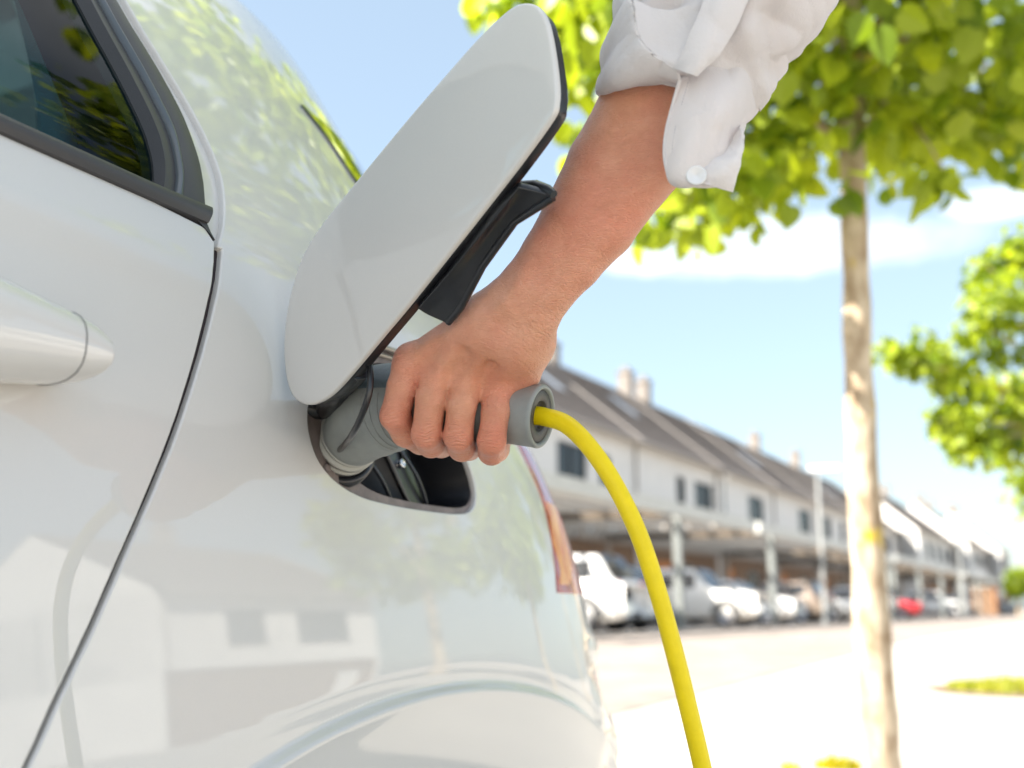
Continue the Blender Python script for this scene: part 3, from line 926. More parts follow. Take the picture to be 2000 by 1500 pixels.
# ------------------------------------------------------------------ the person's arm and hand: a signed distance field, meshed as one skin
def build_hand():
    # camera-aligned metres: X right, Y up, Z depth
    def Q(px, py, D): return np.array(((px - 1000) / FPX * D, (750 - py) / FPX * D, D))
    VOX = .0014
    lo = np.array((-.118, -.075, .735)); hi = np.array((.190, .345, .985))
    n = np.ceil((hi - lo) / VOX).astype(int)
    big = .03
    ax_ = [lo[k] + VOX * np.arange(n[k]) for k in range(3)]

    def box(pts, r, mg):
        pts = np.array(pts); a = np.floor((pts.min(0) - r - mg - lo) / VOX).astype(int); b = np.ceil((pts.max(0) + r + mg - lo) / VOX).astype(int) + 1
        a, b = np.clip(a, 0, n), np.clip(b, 0, n)
        return tuple(slice(a[k], b[k]) for k in range(3))

    def cone(sl, a, b, ra, rb):
        X = ax_[0][sl[0]][:, None, None] - a[0]; Y = ax_[1][sl[1]][None, :, None] - a[1]; Z = ax_[2][sl[2]][None, None, :] - a[2]
        ba = b - a; L = max(ba @ ba, 1e-12)
        h = np.clip((X * ba[0] + Y * ba[1] + Z * ba[2]) / L, 0, 1)
        d = np.sqrt((X - h * ba[0]) ** 2 + (Y - h * ba[1]) ** 2 + (Z - h * ba[2]) ** 2)
        return (d - (ra + (rb - ra) * h)).astype(np.float32)

    def smin(a, b, k):
        h = np.maximum(k - np.abs(a - b), 0) / k
        return np.minimum(a, b) - h * h * k * .25

    def put(F, pts, rad, k, kc=.003):
        sl = box(pts, max(rad), .022 + k)
        C = None
        for a, b, ra, rb in zip(pts[:-1], pts[1:], rad[:-1], rad[1:]):
            c = cone(sl, a, b, ra, rb); C = c if C is None else smin(C, c, kc)
        F[sl] = smin(F[sl], C, k)

    def carve(F, pts, rad, k):
        for a, b, ra, rb in zip(pts[:-1], pts[1:], rad[:-1], rad[1:]):
            sl = box([a, b], max(ra, rb), .01 + k)
            F[sl] = -smin(-F[sl], cone(sl, a, b, ra, rb), k)

    base = np.full(n, big, np.float32)
    # forearm: two bones' worth of muscle, from elbow to wrist
    st = [((1400, -200), (1560, -110), .800), ((1330, -50), (1500, 50), .804), ((1256, 62), (1446, 172), .808), ((1176, 180), (1378, 306), .813), ((1118, 285), (1300, 385), .817),
          ((1066, 395), (1234, 470), .821), ((1024, 475), (1170, 535), .826), ((985, 533), (1116, 592), .830), ((945, 573), (1086, 642), .834), ((893, 618), (1068, 684), .842)]
    A_, B_, R_ = [], [], []
    for (l, r, D) in st:
        l, r = Q(*l, D), Q(*r, D); c_ = (l + r) / 2; h_ = (r - l) / 2
        A_.append(c_ - h_ * .30); B_.append(c_ + h_ * .30 + np.array((0, 0, -.003))); R_.append(np.linalg.norm(h_) * .70)
    put(base, A_, R_, .008); put(base, B_, R_, .012)
    # metacarpals to the knuckles
    mc = {'i': (Q(952, 622, .838), Q(806, 706, .868)), 'm': (Q(975, 640, .834), Q(856, 722, .862)), 'r': (Q(1002, 660, .836), Q(912, 738, .861)), 'p': (Q(1025, 672, .842), Q(969, 758, .864))}
    put(base, [*mc['i']], [.0165, .0116], .011); put(base, [*mc['m']], [.0165, .0120], .011)
    put(base, [*mc['r']], [.0165, .0116], .011); put(base, [*mc['p']], [.0165, .0108], .011)
    # the heel of the hand (little-finger side) and the palm behind
    put(base, [Q(1035, 668, .850), Q(1020, 728, .868), Q(994, 776, .874)], [.0165, .0140, .0100], .016)
    put(base, [Q(945, 665, .862), Q(880, 735, .888)], [.016, .013], .014)
    put(base, [Q(1000, 690, .862), Q(950, 765, .885)], [.015, .012], .014)
    # extensor tendons and veins, barely raised
    for a, b in ((Q(985, 600, .8125), Q(812, 700, .8565)), (Q(995, 605, .811), Q(858, 712, .850)), (Q(1005, 612, .812), Q(912, 730, .850)), (Q(1015, 622, .814), Q(966, 748, .854))):
        m_ = (a + b) / 2 + np.array((0, 0, -.0026))
        put(base, [a + np.array((0, 0, .002)), m_, b + np.array((0, 0, -.0012))], [.0016, .0036, .0056], .008)
    put(base, [Q(848, 712, .849), Q(876, 672, .8400), Q(905, 652, .8335), Q(930, 648, .830), Q(955, 632, .8235), Q(990, 592, .8150), Q(1035, 520, .8120)], [.0028, .0028, .0028, .0028, .0024, .0020, .0010], .008)
    put(base, [Q(930, 648, .830), Q(962, 668, .828), Q(972, 710, .836)], [.0024] * 3, .006)
    for key, q_ in (('i', Q(803, 702, .8635)), ('m', Q(856, 718, .8565)), ('r', Q(911, 736, .8565)), ('p', Q(968, 754, .8595))):
        put(base, [q_ + np.array((0, 0, -.0012)), q_ + np.array((-.001, -.003, -.0012))], [.0122, .0118], .006)
    # little dips between the knuckles
    for a, b in ((Q(829, 726, .8440), Q(850, 676, .8325)), (Q(883, 746, .8395), Q(905, 692, .8285)), (Q(940, 765, .8415), Q(960, 712, .8315))):
        carve(base, [a, b], [.0052, .0030], .010)
    out = base.copy()
    fingers = {
        'i': ([Q(802, 706, .866), Q(786, 755, .860), Q(771, 812, .866), Q(792, 846, .880), Q(822, 862, .904), Q(852, 836, .938), Q(866, 806, .942)], [.0118, .0116, .0113, .0108, .0104, .0094, .0084]),
        'm': ([Q(856, 722, .860), Q(842, 778, .852), Q(833, 848, .858), Q(842, 866, .878), Q(862, 868, .902), Q(890, 838, .932), Q(902, 806, .936)], [.0119, .0116, .0114, .0109, .0104, .0094, .0084]),
        'r': ([Q(912, 738, .859), Q(902, 790, .849), Q(895, 852, .853), Q(902, 874, .872), Q(916, 874, .895), Q(935, 842, .922), Q(945, 812, .926)], [.0116, .0112, .0111, .0106, .0100, .0092, .0082]),
        'p': ([Q(972, 754, .862), Q(968, 805, .849), Q(960, 862, .849), Q(960, 882, .866), Q(970, 878, .888), Q(982, 846, .910), Q(990, 820, .914)], [.0110, .0106, .0107, .0102, .0096, .0088, .0078]),
        't': ([Q(930, 650, .868), Q(872, 705, .912), Q(846, 748, .945), Q(872, 792, .955), Q(905, 820, .952)], [.0175, .0150, .0125, .0110, .0090]),
    }
    for k, (pts, rad) in fingers.items():
        sl = box(pts, max(rad), .03)
        F = np.full(n, big, np.float32)
        put(F, pts, rad, .006)
        D = smin(base[sl], F[sl], .0075 if k != 't' else .016)
        out[sl] = smin(out[sl], D, .0008)
    # ---- surface nets
    neg = out < 0
    c = np.zeros(tuple(n - 1), np.int8)
    for i in (0, 1):
        for j in (0, 1):
            for k in (0, 1):
                c += neg[i:n[0] - 1 + i, j:n[1] - 1 + j, k:n[2] - 1 + k]
    act = np.argwhere((c > 0) & (c < 8))
    ids = np.full(tuple(n - 1), -1, np.int32); ids[tuple(act.T)] = np.arange(len(act))
    acc = np.zeros((len(act), 3)); cnt = np.zeros(len(act))
    corners = [(i, j, k) for i in (0, 1) for j in (0, 1) for k in (0, 1)]
    for a in corners:
        for axi in range(3):
            if a[axi]: continue
            b = list(a); b[axi] = 1
            va = out[tuple((act + a).T)].astype(float); vb = out[tuple((act + b).T)].astype(float)
            m_ = (va < 0) != (vb < 0)
            t = np.where(m_, va / np.where(m_, va - vb, 1), 0)
            p = np.array(a, float)[None].repeat(len(act), 0); p[:, axi] += t
            acc += p * m_[:, None]; cnt += m_
    V = lo + (act + acc / cnt[:, None]) * VOX
    F = []
    for axi in range(3):
        o1, o2 = (axi + 1) % 3, (axi + 2) % 3
        sl = [slice(1, -1)] * 3
        a = neg.copy(); b = np.roll(neg, -1, axi)
        m_ = a != b
        idx = np.argwhere(m_)
        ok = np.all(idx >= 1, 1) & np.all(idx < n - 1, 1); idx = idx[ok]
        e1 = np.zeros(3, int); e1[o1] = 1; e2 = np.zeros(3, int); e2[o2] = 1
        q = [ids[tuple((idx - e1 - e2).T)], ids[tuple((idx - e2).T)], ids[tuple(idx.T)], ids[tuple((idx - e1).T)]]
        q = np.stack(q, 1)
        inw = neg[tuple(idx.T)]
        q[~inw] = q[~inw][:, ::-1]
        F.append(q[(q >= 0).all(1)])
    F = np.vstack(F)
    lab = np.arange(len(V))
    while True:
        mn = lab[F].min(1); new = lab.copy(); np.minimum.at(new, F.ravel(), np.repeat(mn, 4)); new = new[new]
        if (new == lab).all(): break
        lab = new
    ids_, cts = np.unique(lab, return_counts=True); print('hand islands', cts)
    keep = lab == ids_[np.argmax(cts)]; re_ = np.cumsum(keep) - 1
    F = re_[F[keep[F].all(1)]]; V = V[keep]
    # one round of smoothing keeps the nets' faceting out of the highlights
    for _ in range(1):
        acc = np.zeros_like(V); cn = np.zeros(len(V))
        for k in range(4):
            np.add.at(acc, F[:, k], V[F[:, (k + 1) % 4]]); np.add.at(cn, F[:, k], 1)
        V = V * .5 + .5 * acc / np.maximum(cn, 1)[:, None]
    # redness of the skin at knuckles and finger joints (pigment and blood, not light)
    blush = np.zeros(len(V))
    for k, (pts, rad) in fingers.items():
        if k == 't': continue
        for q_, s_, w in ((pts[0], .010, .75), (pts[2], .011, 1.0), (pts[3], .010, .7)):
            blush = np.maximum(blush, w * np.exp(-((V - q_) ** 2).sum(1) / (2 * s_ ** 2)))
    for q_, s_, w in ((Q(990, 775, .865), .012, .7), (Q(1150, 420, .80), .04, .25)):
        blush = np.maximum(blush, w * np.exp(-((V - q_) ** 2).sum(1) / (2 * s_ ** 2)))
    crease = np.zeros(len(V))
    for k, (pts, rad) in fingers.items():
        if k == 't': continue
        for q_, s_, w in ((pts[2] + np.array((0, .002, -.011)), .0065, 1.0), (pts[3] + np.array((0, -.002, -.008)), .006, .7), (pts[0] + np.array((0, 0, -.011)), .008, .3)):
            crease = np.maximum(crease, w * np.exp(-((V - q_) ** 2).sum(1) / (2 * s_ ** 2)))
    wc_ = np.zeros(len(V))
    for q_, s_, w in ((Q(1078, 655, .815), .022, 1.0), (Q(1010, 590, .805), .020, .45)):
        wc_ = np.maximum(wc_, w * np.exp(-((V - q_) ** 2).sum(1) / (2 * s_ ** 2)))
    # fine lines: coordinates along the limb for the shader
    Wd = CAM + V[:, :1] * CR + V[:, 1:2] * CU + V[:, 2:] * CF
    return Wd, F, (blush, crease, wc_), fingers


def skin_material():
    m = bpy.data.materials.new('skin'); m.use_nodes = True; t = m.node_tree; L = t.links.new
    b = t.nodes['Principled BSDF']
    b.inputs['Roughness'].default_value = .40
    b.inputs['Subsurface Weight'].default_value = .22
    b.inputs['Subsurface Radius'].default_value = (1, .32, .16)
    b.inputs['Subsurface Scale'].default_value = .006
    b.inputs['Specular IOR Level'].default_value = .55
    tc = N(t, 'ShaderNodeTexCoord')
    at = N(t, 'ShaderNodeAttribute', attribute_name='blush')
    nz = N(t, 'ShaderNodeTexNoise'); setin(nz, Scale=55, Detail=6, Roughness=.62)
    L(tc.outputs['Object'], nz.inputs[0])
    rp = N(t, 'ShaderNodeValToRGB')
    rp.color_ramp.elements[0].position, rp.color_ramp.elements[1].position = .32, .7
    rp.color_ramp.elements[0].color = (.66, .305, .18, 1); rp.color_ramp.elements[1].color = (.79, .405, .26, 1)
    L(nz.outputs[0], rp.inputs[0])
    n5 = N(t, 'ShaderNodeTexNoise'); setin(n5, Scale=17, Detail=4, Roughness=.6); L(tc.outputs['Object'], n5.inputs[0])
    r5 = N(t, 'ShaderNodeMapRange'); r5.inputs[1].default_value, r5.inputs[2].default_value, r5.inputs[3].default_value, r5.inputs[4].default_value = .42, .68, 0, .5; L(n5.outputs[0], r5.inputs[0])
    m5 = N(t, 'ShaderNodeMix', data_type='RGBA'); L(r5.outputs[0], m5.inputs[0]); L(rp.outputs[0], m5.inputs[6]); m5.inputs[7].default_value = (.74, .27, .185, 1)
    # freckles and pores
    vr = N(t, 'ShaderNodeTexVoronoi'); setin(vr, Scale=95.0)
    L(tc.outputs['Object'], vr.inputs[0])
    fr = N(t, 'ShaderNodeMath', operation='LESS_THAN'); fr.inputs[1].default_value = .055; L(vr.outputs['Distance'], fr.inputs[0])
    fm = N(t, 'ShaderNodeMath', operation='MULTIPLY'); fm.inputs[1].default_value = .28; L(fr.outputs[0], fm.inputs[0])
    mxf = N(t, 'ShaderNodeMix', data_type='RGBA'); L(fm.outputs[0], mxf.inputs[0]); L(m5.outputs[2], mxf.inputs[6]); mxf.inputs[7].default_value = (.30, .12, .07, 1)
    mx = N(t, 'ShaderNodeMix', data_type='RGBA')
    sc = N(t, 'ShaderNodeMath', operation='MULTIPLY'); sc.inputs[1].default_value = .78; L(at.outputs['Fac'], sc.inputs[0])
    L(sc.outputs[0], mx.inputs[0]); L(mxf.outputs[2], mx.inputs[6]); mx.inputs[7].default_value = (.74, .21, .135, 1)
    L(mx.outputs[2], b.inputs['Base Color'])
    # relief: pores, and the fine cross-hatched creases of the back of a hand
    n1 = N(t, 'ShaderNodeTexNoise'); setin(n1, Scale=620, Detail=3)
    mp = N(t, 'ShaderNodeMapping'); mp.inputs['Rotation'].default_value = (.4, .5, .3); mp.inputs['Scale'].default_value = (1, 1, 4.5)
    L(tc.outputs['Object'], mp.inputs[0])
    n2 = N(t, 'ShaderNodeTexVoronoi', feature='DISTANCE_TO_EDGE'); setin(n2, Scale=230.0); L(mp.outputs[0], n2.inputs[0]); L(tc.outputs['Object'], n1.inputs[0])
    r2 = N(t, 'ShaderNodeMath', operation='MULTIPLY', use_clamp=True); r2.inputs[1].default_value = 5.0; L(n2.outputs['Distance'], r2.inputs[0])
    ad = N(t, 'ShaderNodeMath', operation='ADD'); L(n1.outputs[0], ad.inputs[0]); L(r2.outputs[0], ad.inputs[1])
    wv = N(t, 'ShaderNodeTexNoise'); setin(wv, Scale=120, Detail=5, Roughness=.7)
    mp2 = N(t, 'ShaderNodeMapping'); mp2.inputs['Scale'].default_value = (1.2, 1.2, 9); mp2.inputs['Rotation'].default_value = (0, .35, .4)
    L(tc.outputs['Object'], mp2.inputs[0]); L(mp2.outputs[0], wv.inputs[0])
    ad2 = N(t, 'ShaderNodeMath', operation='MULTIPLY_ADD'); L(wv.outputs[0], ad2.inputs[0]); ad2.inputs[1].default_value = 2.2; L(ad.outputs[0], ad2.inputs[2])
    total = ad2.outputs[0]
    ddn = N(t, 'ShaderNodeTexNoise'); setin(ddn, Scale=70, Detail=3); L(tc.outputs['Object'], ddn.inputs[0])
    arm_dir = -CR * .58 - CU * .81
    for (vec, fr_, an, amp) in ((CU, 2500.0, 'crease', 1.15), (arm_dir, 2000.0, 'wrist', .5)):
        dp = N(t, 'ShaderNodeVectorMath', operation='DOT_PRODUCT'); L(tc.outputs['Object'], dp.inputs[0]); dp.inputs[1].default_value = tuple(vec)
        ph = N(t, 'ShaderNodeMath', operation='MULTIPLY'); L(dp.outputs['Value'], ph.inputs[0]); ph.inputs[1].default_value = fr_
        ph2 = N(t, 'ShaderNodeMath', operation='MULTIPLY_ADD'); L(ddn.outputs[0], ph2.inputs[0]); ph2.inputs[1].default_value = 26.0; L(ph.outputs[0], ph2.inputs[2])
        sn = N(t, 'ShaderNodeMath', operation='SINE'); L(ph2.outputs[0], sn.inputs[0])
        at2 = N(t, 'ShaderNodeAttribute', attribute_name=an)
        mm2 = N(t, 'ShaderNodeMath', operation='MULTIPLY'); L(sn.outputs[0], mm2.inputs[0]); L(at2.outputs['Fac'], mm2.inputs[1])
        tt = N(t, 'ShaderNodeMath', operation='MULTIPLY_ADD'); L(mm2.outputs[0], tt.inputs[0]); tt.inputs[1].default_value = amp; L(total, tt.inputs[2]); total = tt.outputs[0]
    bp = N(t, 'ShaderNodeBump'); bp.inputs['Strength'].default_value = .7; bp.inputs['Distance'].default_value = .00045
    L(total, bp.inputs['Height']); L(bp.outputs[0], b.inputs['Normal'])
    return m


hv_, hf_, hb_, fing_ = build_hand()
person = mesh('person', hv_, hf_, skin_material(), None, smooth=True)
at_ = person.data.attributes.new('blush', 'FLOAT', 'POINT'); at_.data.foreach_set('value', hb_[0].astype(np.float32))
for nm_, vv_ in (('crease', hb_[1]), ('wrist', hb_[2])):
    a_t = person.data.attributes.new(nm_, 'FLOAT', 'POINT'); a_t.data.foreach_set('value', vv_.astype(np.float32))
porg = Vector(hv_.mean(0)); person.data.transform(Matrix.Translation(-porg)); person.location = porg
tag(person, 'person in a rolled-up white shirt reaching down to grip the charging plug', 'person')


def inperson(o, par=None):
    o.data.transform(Matrix.Translation(-porg)); o.parent = par or person; return o


def cloth():
    m = bpy.data.materials.new('white_shirt_cotton'); m.use_nodes = True; t = m.node_tree; L = t.links.new
    b = t.nodes['Principled BSDF']; b.inputs['Base Color'].default_value = (.90, .89, .89, 1); b.inputs['Roughness'].default_value = .85
    b.inputs['Sheen Weight'].default_value = .15
    tr = N(t, 'ShaderNodeBsdfTranslucent'); tr.inputs[0].default_value = (.92, .88, .87, 1)
    mx = N(t, 'ShaderNodeMixShader'); mx.inputs[0].default_value = .48
    out = t.nodes['Material Output']; L(b.outputs[0], mx.inputs[1]); L(tr.outputs[0], mx.inputs[2]); L(mx.outputs[0], out.inputs[0])
    tc = N(t, 'ShaderNodeTexCoord')
    n1 = N(t, 'ShaderNodeTexNoise'); setin(n1, Scale=24, Detail=5, Roughness=.5, Distortion=.4); L(tc.outputs['Object'], n1.inputs[0])
    n2 = N(t, 'ShaderNodeTexNoise'); setin(n2, Scale=900, Detail=2); L(tc.outputs['Object'], n2.inputs[0])
    ad = N(t, 'ShaderNodeMath', operation='MULTIPLY_ADD'); L(n2.outputs[0], ad.inputs[0]); ad.inputs[1].default_value = .09; L(n1.outputs[0], ad.inputs[2])
    bp = N(t, 'ShaderNodeBump'); bp.inputs['Strength'].default_value = .6; bp.inputs['Distance'].default_value = .008
    L(ad.outputs[0], bp.inputs['Height']); L(bp.outputs[0], b.inputs['Normal']); L(bp.outputs[0], tr.inputs['Normal'])
    return m


M_CLOTH = cloth()


def folds(amp, seed=0, d0=(.45, -.9, .1)):
    r_ = np.random.default_rng(100 + seed)
    def f(a):
        x = a @ CR; y = a @ CU; z = a @ CF
        along = x * d0[0] + y * d0[1]; across = x * -d0[1] + y * d0[0] + z * .5
        o = 0
        for k in range(5):
            wl = r_.uniform(.012, .045); ph = r_.uniform(0, 6.28)
            w_ = .012 * np.sin(along * 2 * math.pi / r_.uniform(.05, .12) + r_.uniform(0, 6.28))
            v = np.sin((across + w_) * 2 * math.pi / wl + ph)
            o = o + (1 - 2 * np.abs(np.sin((across + w_) * math.pi / wl + ph)) ** .8) * amp * (wl / .03) * (.5 + .5 * np.sin(along * 2 * math.pi / r_.uniform(.06, .15) + r_.uniform(0, 6.28)))
        return o * .5
    return f
M_THREAD = material('white_stitching', (.50, .50, .54), rough=.9)


def wob(px, py, D, k):
    return P(px, py, D)


# sleeve: a loose tube round the forearm and elbow, cut obliquely at its lower end
ringpx = [((1470, -420), (1800, -190), .800, .065), ((1400, -300), (1728, -120), .800, .062), ((1318, -170), (1660, -55), .802, .060), ((1262, -80), (1620, 20), .804, .057),
          ((1222, 0), (1566, 84), .806, .054), ((1206, 50), (1536, 122), .807, .051), ((1196, 90), (1506, 170), .808, .048), ((1184, 130), (1478, 212), .810, .045)]
sv = []; na = 120
for i, (l, r, D, hd) in enumerate(ringpx):
    row = []
    for a in np.linspace(0, 2 * math.pi, na, endpoint=False):
        u = .5 - .5 * math.cos(a); dd = -math.sin(a) * hd
        px_, py_ = l[0] * (1 - u) + r[0] * u, l[1] * (1 - u) + r[1] * u
        fold = .0035 * math.sin(7 * u + 1.1 * i + 2) + .0025 * math.sin(15 * u - 1.7 * i) + .002 * math.sin(23 * u + .9 * i * i)
        row.append(P(px_ + 5 * math.sin(9 * a + i), py_ + 4 * math.sin(5 * a + 2 * i), D + dd + fold * (1 if dd < 0 else .5)))
    sv.append(row)
sv = np.array(sv)
rows_ = np.array([catmull(sv[:, j], 14) for j in range(na)]).transpose(1, 0, 2)
du_ = np.roll(rows_, -1, 1) - np.roll(rows_, 1, 1); dv_ = np.gradient(rows_, axis=0); nn_ = np.cross(du_, dv_); nn_ /= np.linalg.norm(nn_, axis=-1, keepdims=True)
rows_ = rows_ + nn_ * folds(.0032, 9, (.57, .82, 0))(rows_)[..., None] + nn_ * folds(.0016, 11, (.9, .1, 0))(rows_)[..., None]
h_, w__ = rows_.shape[:2]
sleeve = inperson(mesh('shirt_sleeve', rows_.reshape(-1, 3), [(i * w__ + j, i * w__ + (j + 1) % w__, (i + 1) * w__ + (j + 1) % w__, (i + 1) * w__ + j) for i in range(h_ - 1) for j in range(w__)], M_CLOTH, None, smooth=True))
md = sleeve.modifiers.new('thickness', 'SOLIDIFY'); md.thickness = .001
# turned-back cuff on the thumb side
def G(rows): return [[P(*p) for p in r] for r in rows]
cuff = inperson(sheet('rolled_cuff', G([
    [(1214, -20, .800), (1226, -10, .775), (1236, 0, .757), (1240, 10, .752)],
    [(1196, 60, .800), (1212, 58, .770), (1232, 52, .752), (1247, 70, .746)],
    [(1184, 105, .800), (1204, 104, .768), (1245, 100, .748), (1280, 108, .742)],
    [(1172, 150, .800), (1200, 140, .768), (1258, 128, .750), (1318, 132, .742)],
    [(1168, 178, .803), (1198, 165, .776), (1262, 150, .758), (1330, 150, .748)],
    [(1172, 184, .812), (1204, 170, .790), (1266, 157, .775), (1330, 156, .764)]]), 16, M_CLOTH, None, .0022, fold=folds(.0026, 1, (.95, -.2, 0))))
inperson(sheet('rolled_cuff', G([
    [(1236, 0, .757), (1300, 20, .752), (1372, 5, .748)], [(1246, 70, .748), (1300, 90, .748), (1352, 78, .742)],
    [(1280, 108, .744), (1318, 120, .742), (1346, 108, .738)], [(1318, 132, .744), (1340, 140, .740), (1360, 130, .737)]]), 14, M_CLOTH, None, .0012, fold=folds(.0018, 2)))
# placket band running up from the roll
inperson(sheet('placket', G([
    [(1398, -60, .742), (1440, -50, .738), (1482, -45, .742)], [(1376, 0, .738), (1415, 5, .733), (1456, 8, .738)], [(1352, 60, .737), (1390, 70, .731), (1428, 66, .736)],
    [(1330, 112, .738), (1368, 118, .730), (1394, 114, .735)], [(1318, 134, .740), (1350, 146, .732), (1364, 142, .737)]]), 14, M_CLOTH, None, .0024, fold=folds(.0010, 3)))
# the hanging tail of the cuff with its turned-up corner and button
inperson(sheet('cuff_tail', G([
    [(1352, 95, .780), (1400, 100, .776), (1455, 120, .780), (1506, 170, .806)],
    [(1328, 155, .754), (1378, 162, .7495), (1436, 170, .753), (1480, 212, .803)],
    [(1315, 205, .748), (1366, 212, .738), (1424, 214, .743), (1456, 240, .790)],
    [(1302, 258, .746), (1350, 262, .735), (1405, 256, .740), (1446, 262, .776)],
    [(1299, 306, .744), (1340, 312, .734), (1392, 308, .738), (1432, 296, .764)],
    [(1308, 346, .742), (1338, 350, .734), (1378, 348, .737), (1425, 335, .756)],
    [(1326, 361, .742), (1350, 365, .736), (1388, 368, .739), (1424, 372, .750)]]), 14, M_CLOTH, None, .0012, fold=folds(.0024, 4)))
tail2 = inperson(sheet('cuff_corner', G([
    [(1448, 246, .768), (1452, 256, .752), (1454, 268, .745)], [(1425, 285, .752), (1440, 300, .738), (1446, 312, .740)],
    [(1386, 316, .738), (1412, 330, .731), (1436, 345, .737)], [(1340, 352, .735), (1385, 362, .731), (1428, 374, .740)]]), 14, M_CLOTH, None, .0016, fold=folds(.0014, 5)))
hem = MB(); hem.tube(catmull([P(1328, 155, .7485), P(1314, 205, .7465), P(1301, 258, .7445), P(1298, 306, .7425), P(1308, 347, .7405), P(1326, 362, .7405)], 6), .0013, n=8); inperson(hem.build('hem', M_CLOTH))
st_ = MB()
def stitches(px_pts, D, lift=.0008):
    c = catmull([P(x, y, D if not hasattr(D, '__len__') else D[i]) for i, (x, y) in enumerate(px_pts)], 12)
    c = resample(c, .0022)
    for a, b in zip(c[:-1:1], c[1::1]):
        st_.tube([a * .8 + b * .2 - CF * lift, a * .2 + b * .8 - CF * lift], .00022, n=4)
stitches([(1344, 160), (1330, 208), (1317, 258), (1313, 300), (1322, 338)], (.7465, .7445, .7415, .7395, .738))
stitches([(1384, 10), (1360, 66), (1338, 112)], (.7365, .7352, .7362)); stitches([(1448, 12), (1420, 68), (1386, 114)], (.7362, .7340, .7322))
stitches([(1304, 262), (1350, 290), (1388, 314)], (.7445, .734, .7365))
o_ = inperson(st_.build('stitching', M_THREAD)); o_['kind'] = 'stuff'
bt = MB(); bn = P(1359, 344, .7) - P(1359, 344, .72); bn = bn / np.linalg.norm(bn); bn = bn + CU * .35; bn /= np.linalg.norm(bn)
bc = P(1360, 343, .7305)
bt.lathe(bc, bn, [(-.001, .0001), (-.001, .0062), (.0004, .0068), (.0011, .0064), (.0013, .0058), (.0007, .0050), (.0006, .0014), (.0002, .001), (.0002, .0001)], n=28)
inperson(bt.build('button', material('shirt_button', (.74, .74, .74), rough=.25, coat=.6)))
# ------------------------------------------------------------------ ground
def mat_ground():
    m = material('sunlit_paving', (.42, .385, .345), rough=.85, noise=.08, nscale=1.2, bump=.4, bscale=45, detail=8)
    return m
gr_u = np.concatenate([-np.geomspace(900, 12, 22), np.linspace(-10, 40, 51), np.geomspace(42, 900, 22)])
gr_v = np.concatenate([-np.geomspace(900, 12, 18), np.linspace(-10, 14, 13), np.geomspace(16, 900, 18)])
gu, gv = np.meshgrid(gr_u, gr_v)
gxy = gu[..., None] * FH + gv[..., None] * CR
gxy[..., 2] = gz(gxy[..., 0], gxy[..., 1])
h_, w_n = gu.shape
ground = mesh('ground', gxy.reshape(-1, 3), [(i * w_n + j + 1, i * w_n + j, (i + 1) * w_n + j, (i + 1) * w_n + j + 1) for i in range(h_ - 1) for j in range(w_n - 1)], mat_ground(), None, smooth=True)
if ground.data.polygons[0].normal.z < 0: ground.data.flip_normals()
tag(ground, kind='structure')

# ------------------------------------------------------------------ the terrace: its own frame (r along the row, q away from the street)
ROW_O = P(1250, 1235, 24.4); ROW_O[2] = .25
d_ = dirpx(2200, 1190); ER = np.array((d_[0], d_[1], 0)); ER /= np.linalg.norm(ER); EQ = np.array((-ER[1], ER[0], 0))
ROT = math.atan2(ER[1], ER[0])
def RP(r, q, z): return ROW_O + ER * r + EQ * q + np.array((0, 0, z))
Q_F = 6.0
def row_hit(px, py, q):
    d = dirpx(px, py); t = ((ROW_O + EQ * q - CAM) @ EQ) / (d @ EQ); p = CAM + d * t - ROW_O
    return p @ ER, p[2]
M_WALL = material('pale_render', (.72, .71, .69), rough=.85, noise=.05, nscale=.8, bump=.2, bscale=40)
M_WARM = material('timber_cladding', (.22, .135, .08), rough=.7, noise=.25, nscale=3, stretch=(8, 8, .6))
M_ORANGE = material('orange_timber_door', (.60, .23, .06), rough=.6, noise=.2, nscale=3, stretch=(10, 10, .6))
M_TILE = material('brown_grey_roof_tile', (.23, .195, .175), rough=.75, noise=.18, nscale=9)
M_FRAME = material('anthracite_frame', (.03, .032, .036), rough=.5)
M_PANE = material('dark_window_pane', (.014, .018, .022), rough=.25, spec=.22)
M_CHIM = material('chimney_render', (.205, .185, .168), rough=.85, noise=.1, nscale=3)
M_CONC = material('pale_concrete', (.55, .56, .53), rough=.75, noise=.08, nscale=4, bump=.2, bscale=60)
M_STEEL = material('galvanised_steel', (.50, .51, .50), rough=.4, metal=.6, noise=.06, nscale=6)
M_SKYL = material('roof_light_glass', (.45, .47, .50), rough=.3, spec=.5)
M_GALV = material('zinc_verge', (.33, .30, .275), rough=.6)


def wall_sheet(mb, frame, x0, x1, z0, z1, holes, depth=.12):
    """a wall in the (x, z) plane of frame(x, y, z), y into the wall; holes get reveals"""
    xs = sorted({x0, x1, *[v for h in holes for v in (h[0], h[1])]}); zs = sorted({z0, z1, *[v for h in holes for v in (h[2], h[3])]})
    for a, b in zip(xs[:-1], xs[1:]):
        for c, d in zip(zs[:-1], zs[1:]):
            mx, mz = (a + b) / 2, (c + d) / 2
            if any(h[0] < mx < h[1] and h[2] < mz < h[3] for h in holes): continue
            mb.add([frame(a, 0, c), frame(b, 0, c), frame(b, 0, d), frame(a, 0, d)], [(0, 1, 2, 3)])
    for (a, b, c, d) in holes:
        p = [(a, c), (b, c), (b, d), (a, d)]
        for (u, v), (s, t) in zip(p, p[1:] + p[:1]):
            mb.add([frame(u, 0, v), frame(s, 0, t), frame(s, depth, t), frame(u, depth, v)], [(3, 2, 1, 0)])


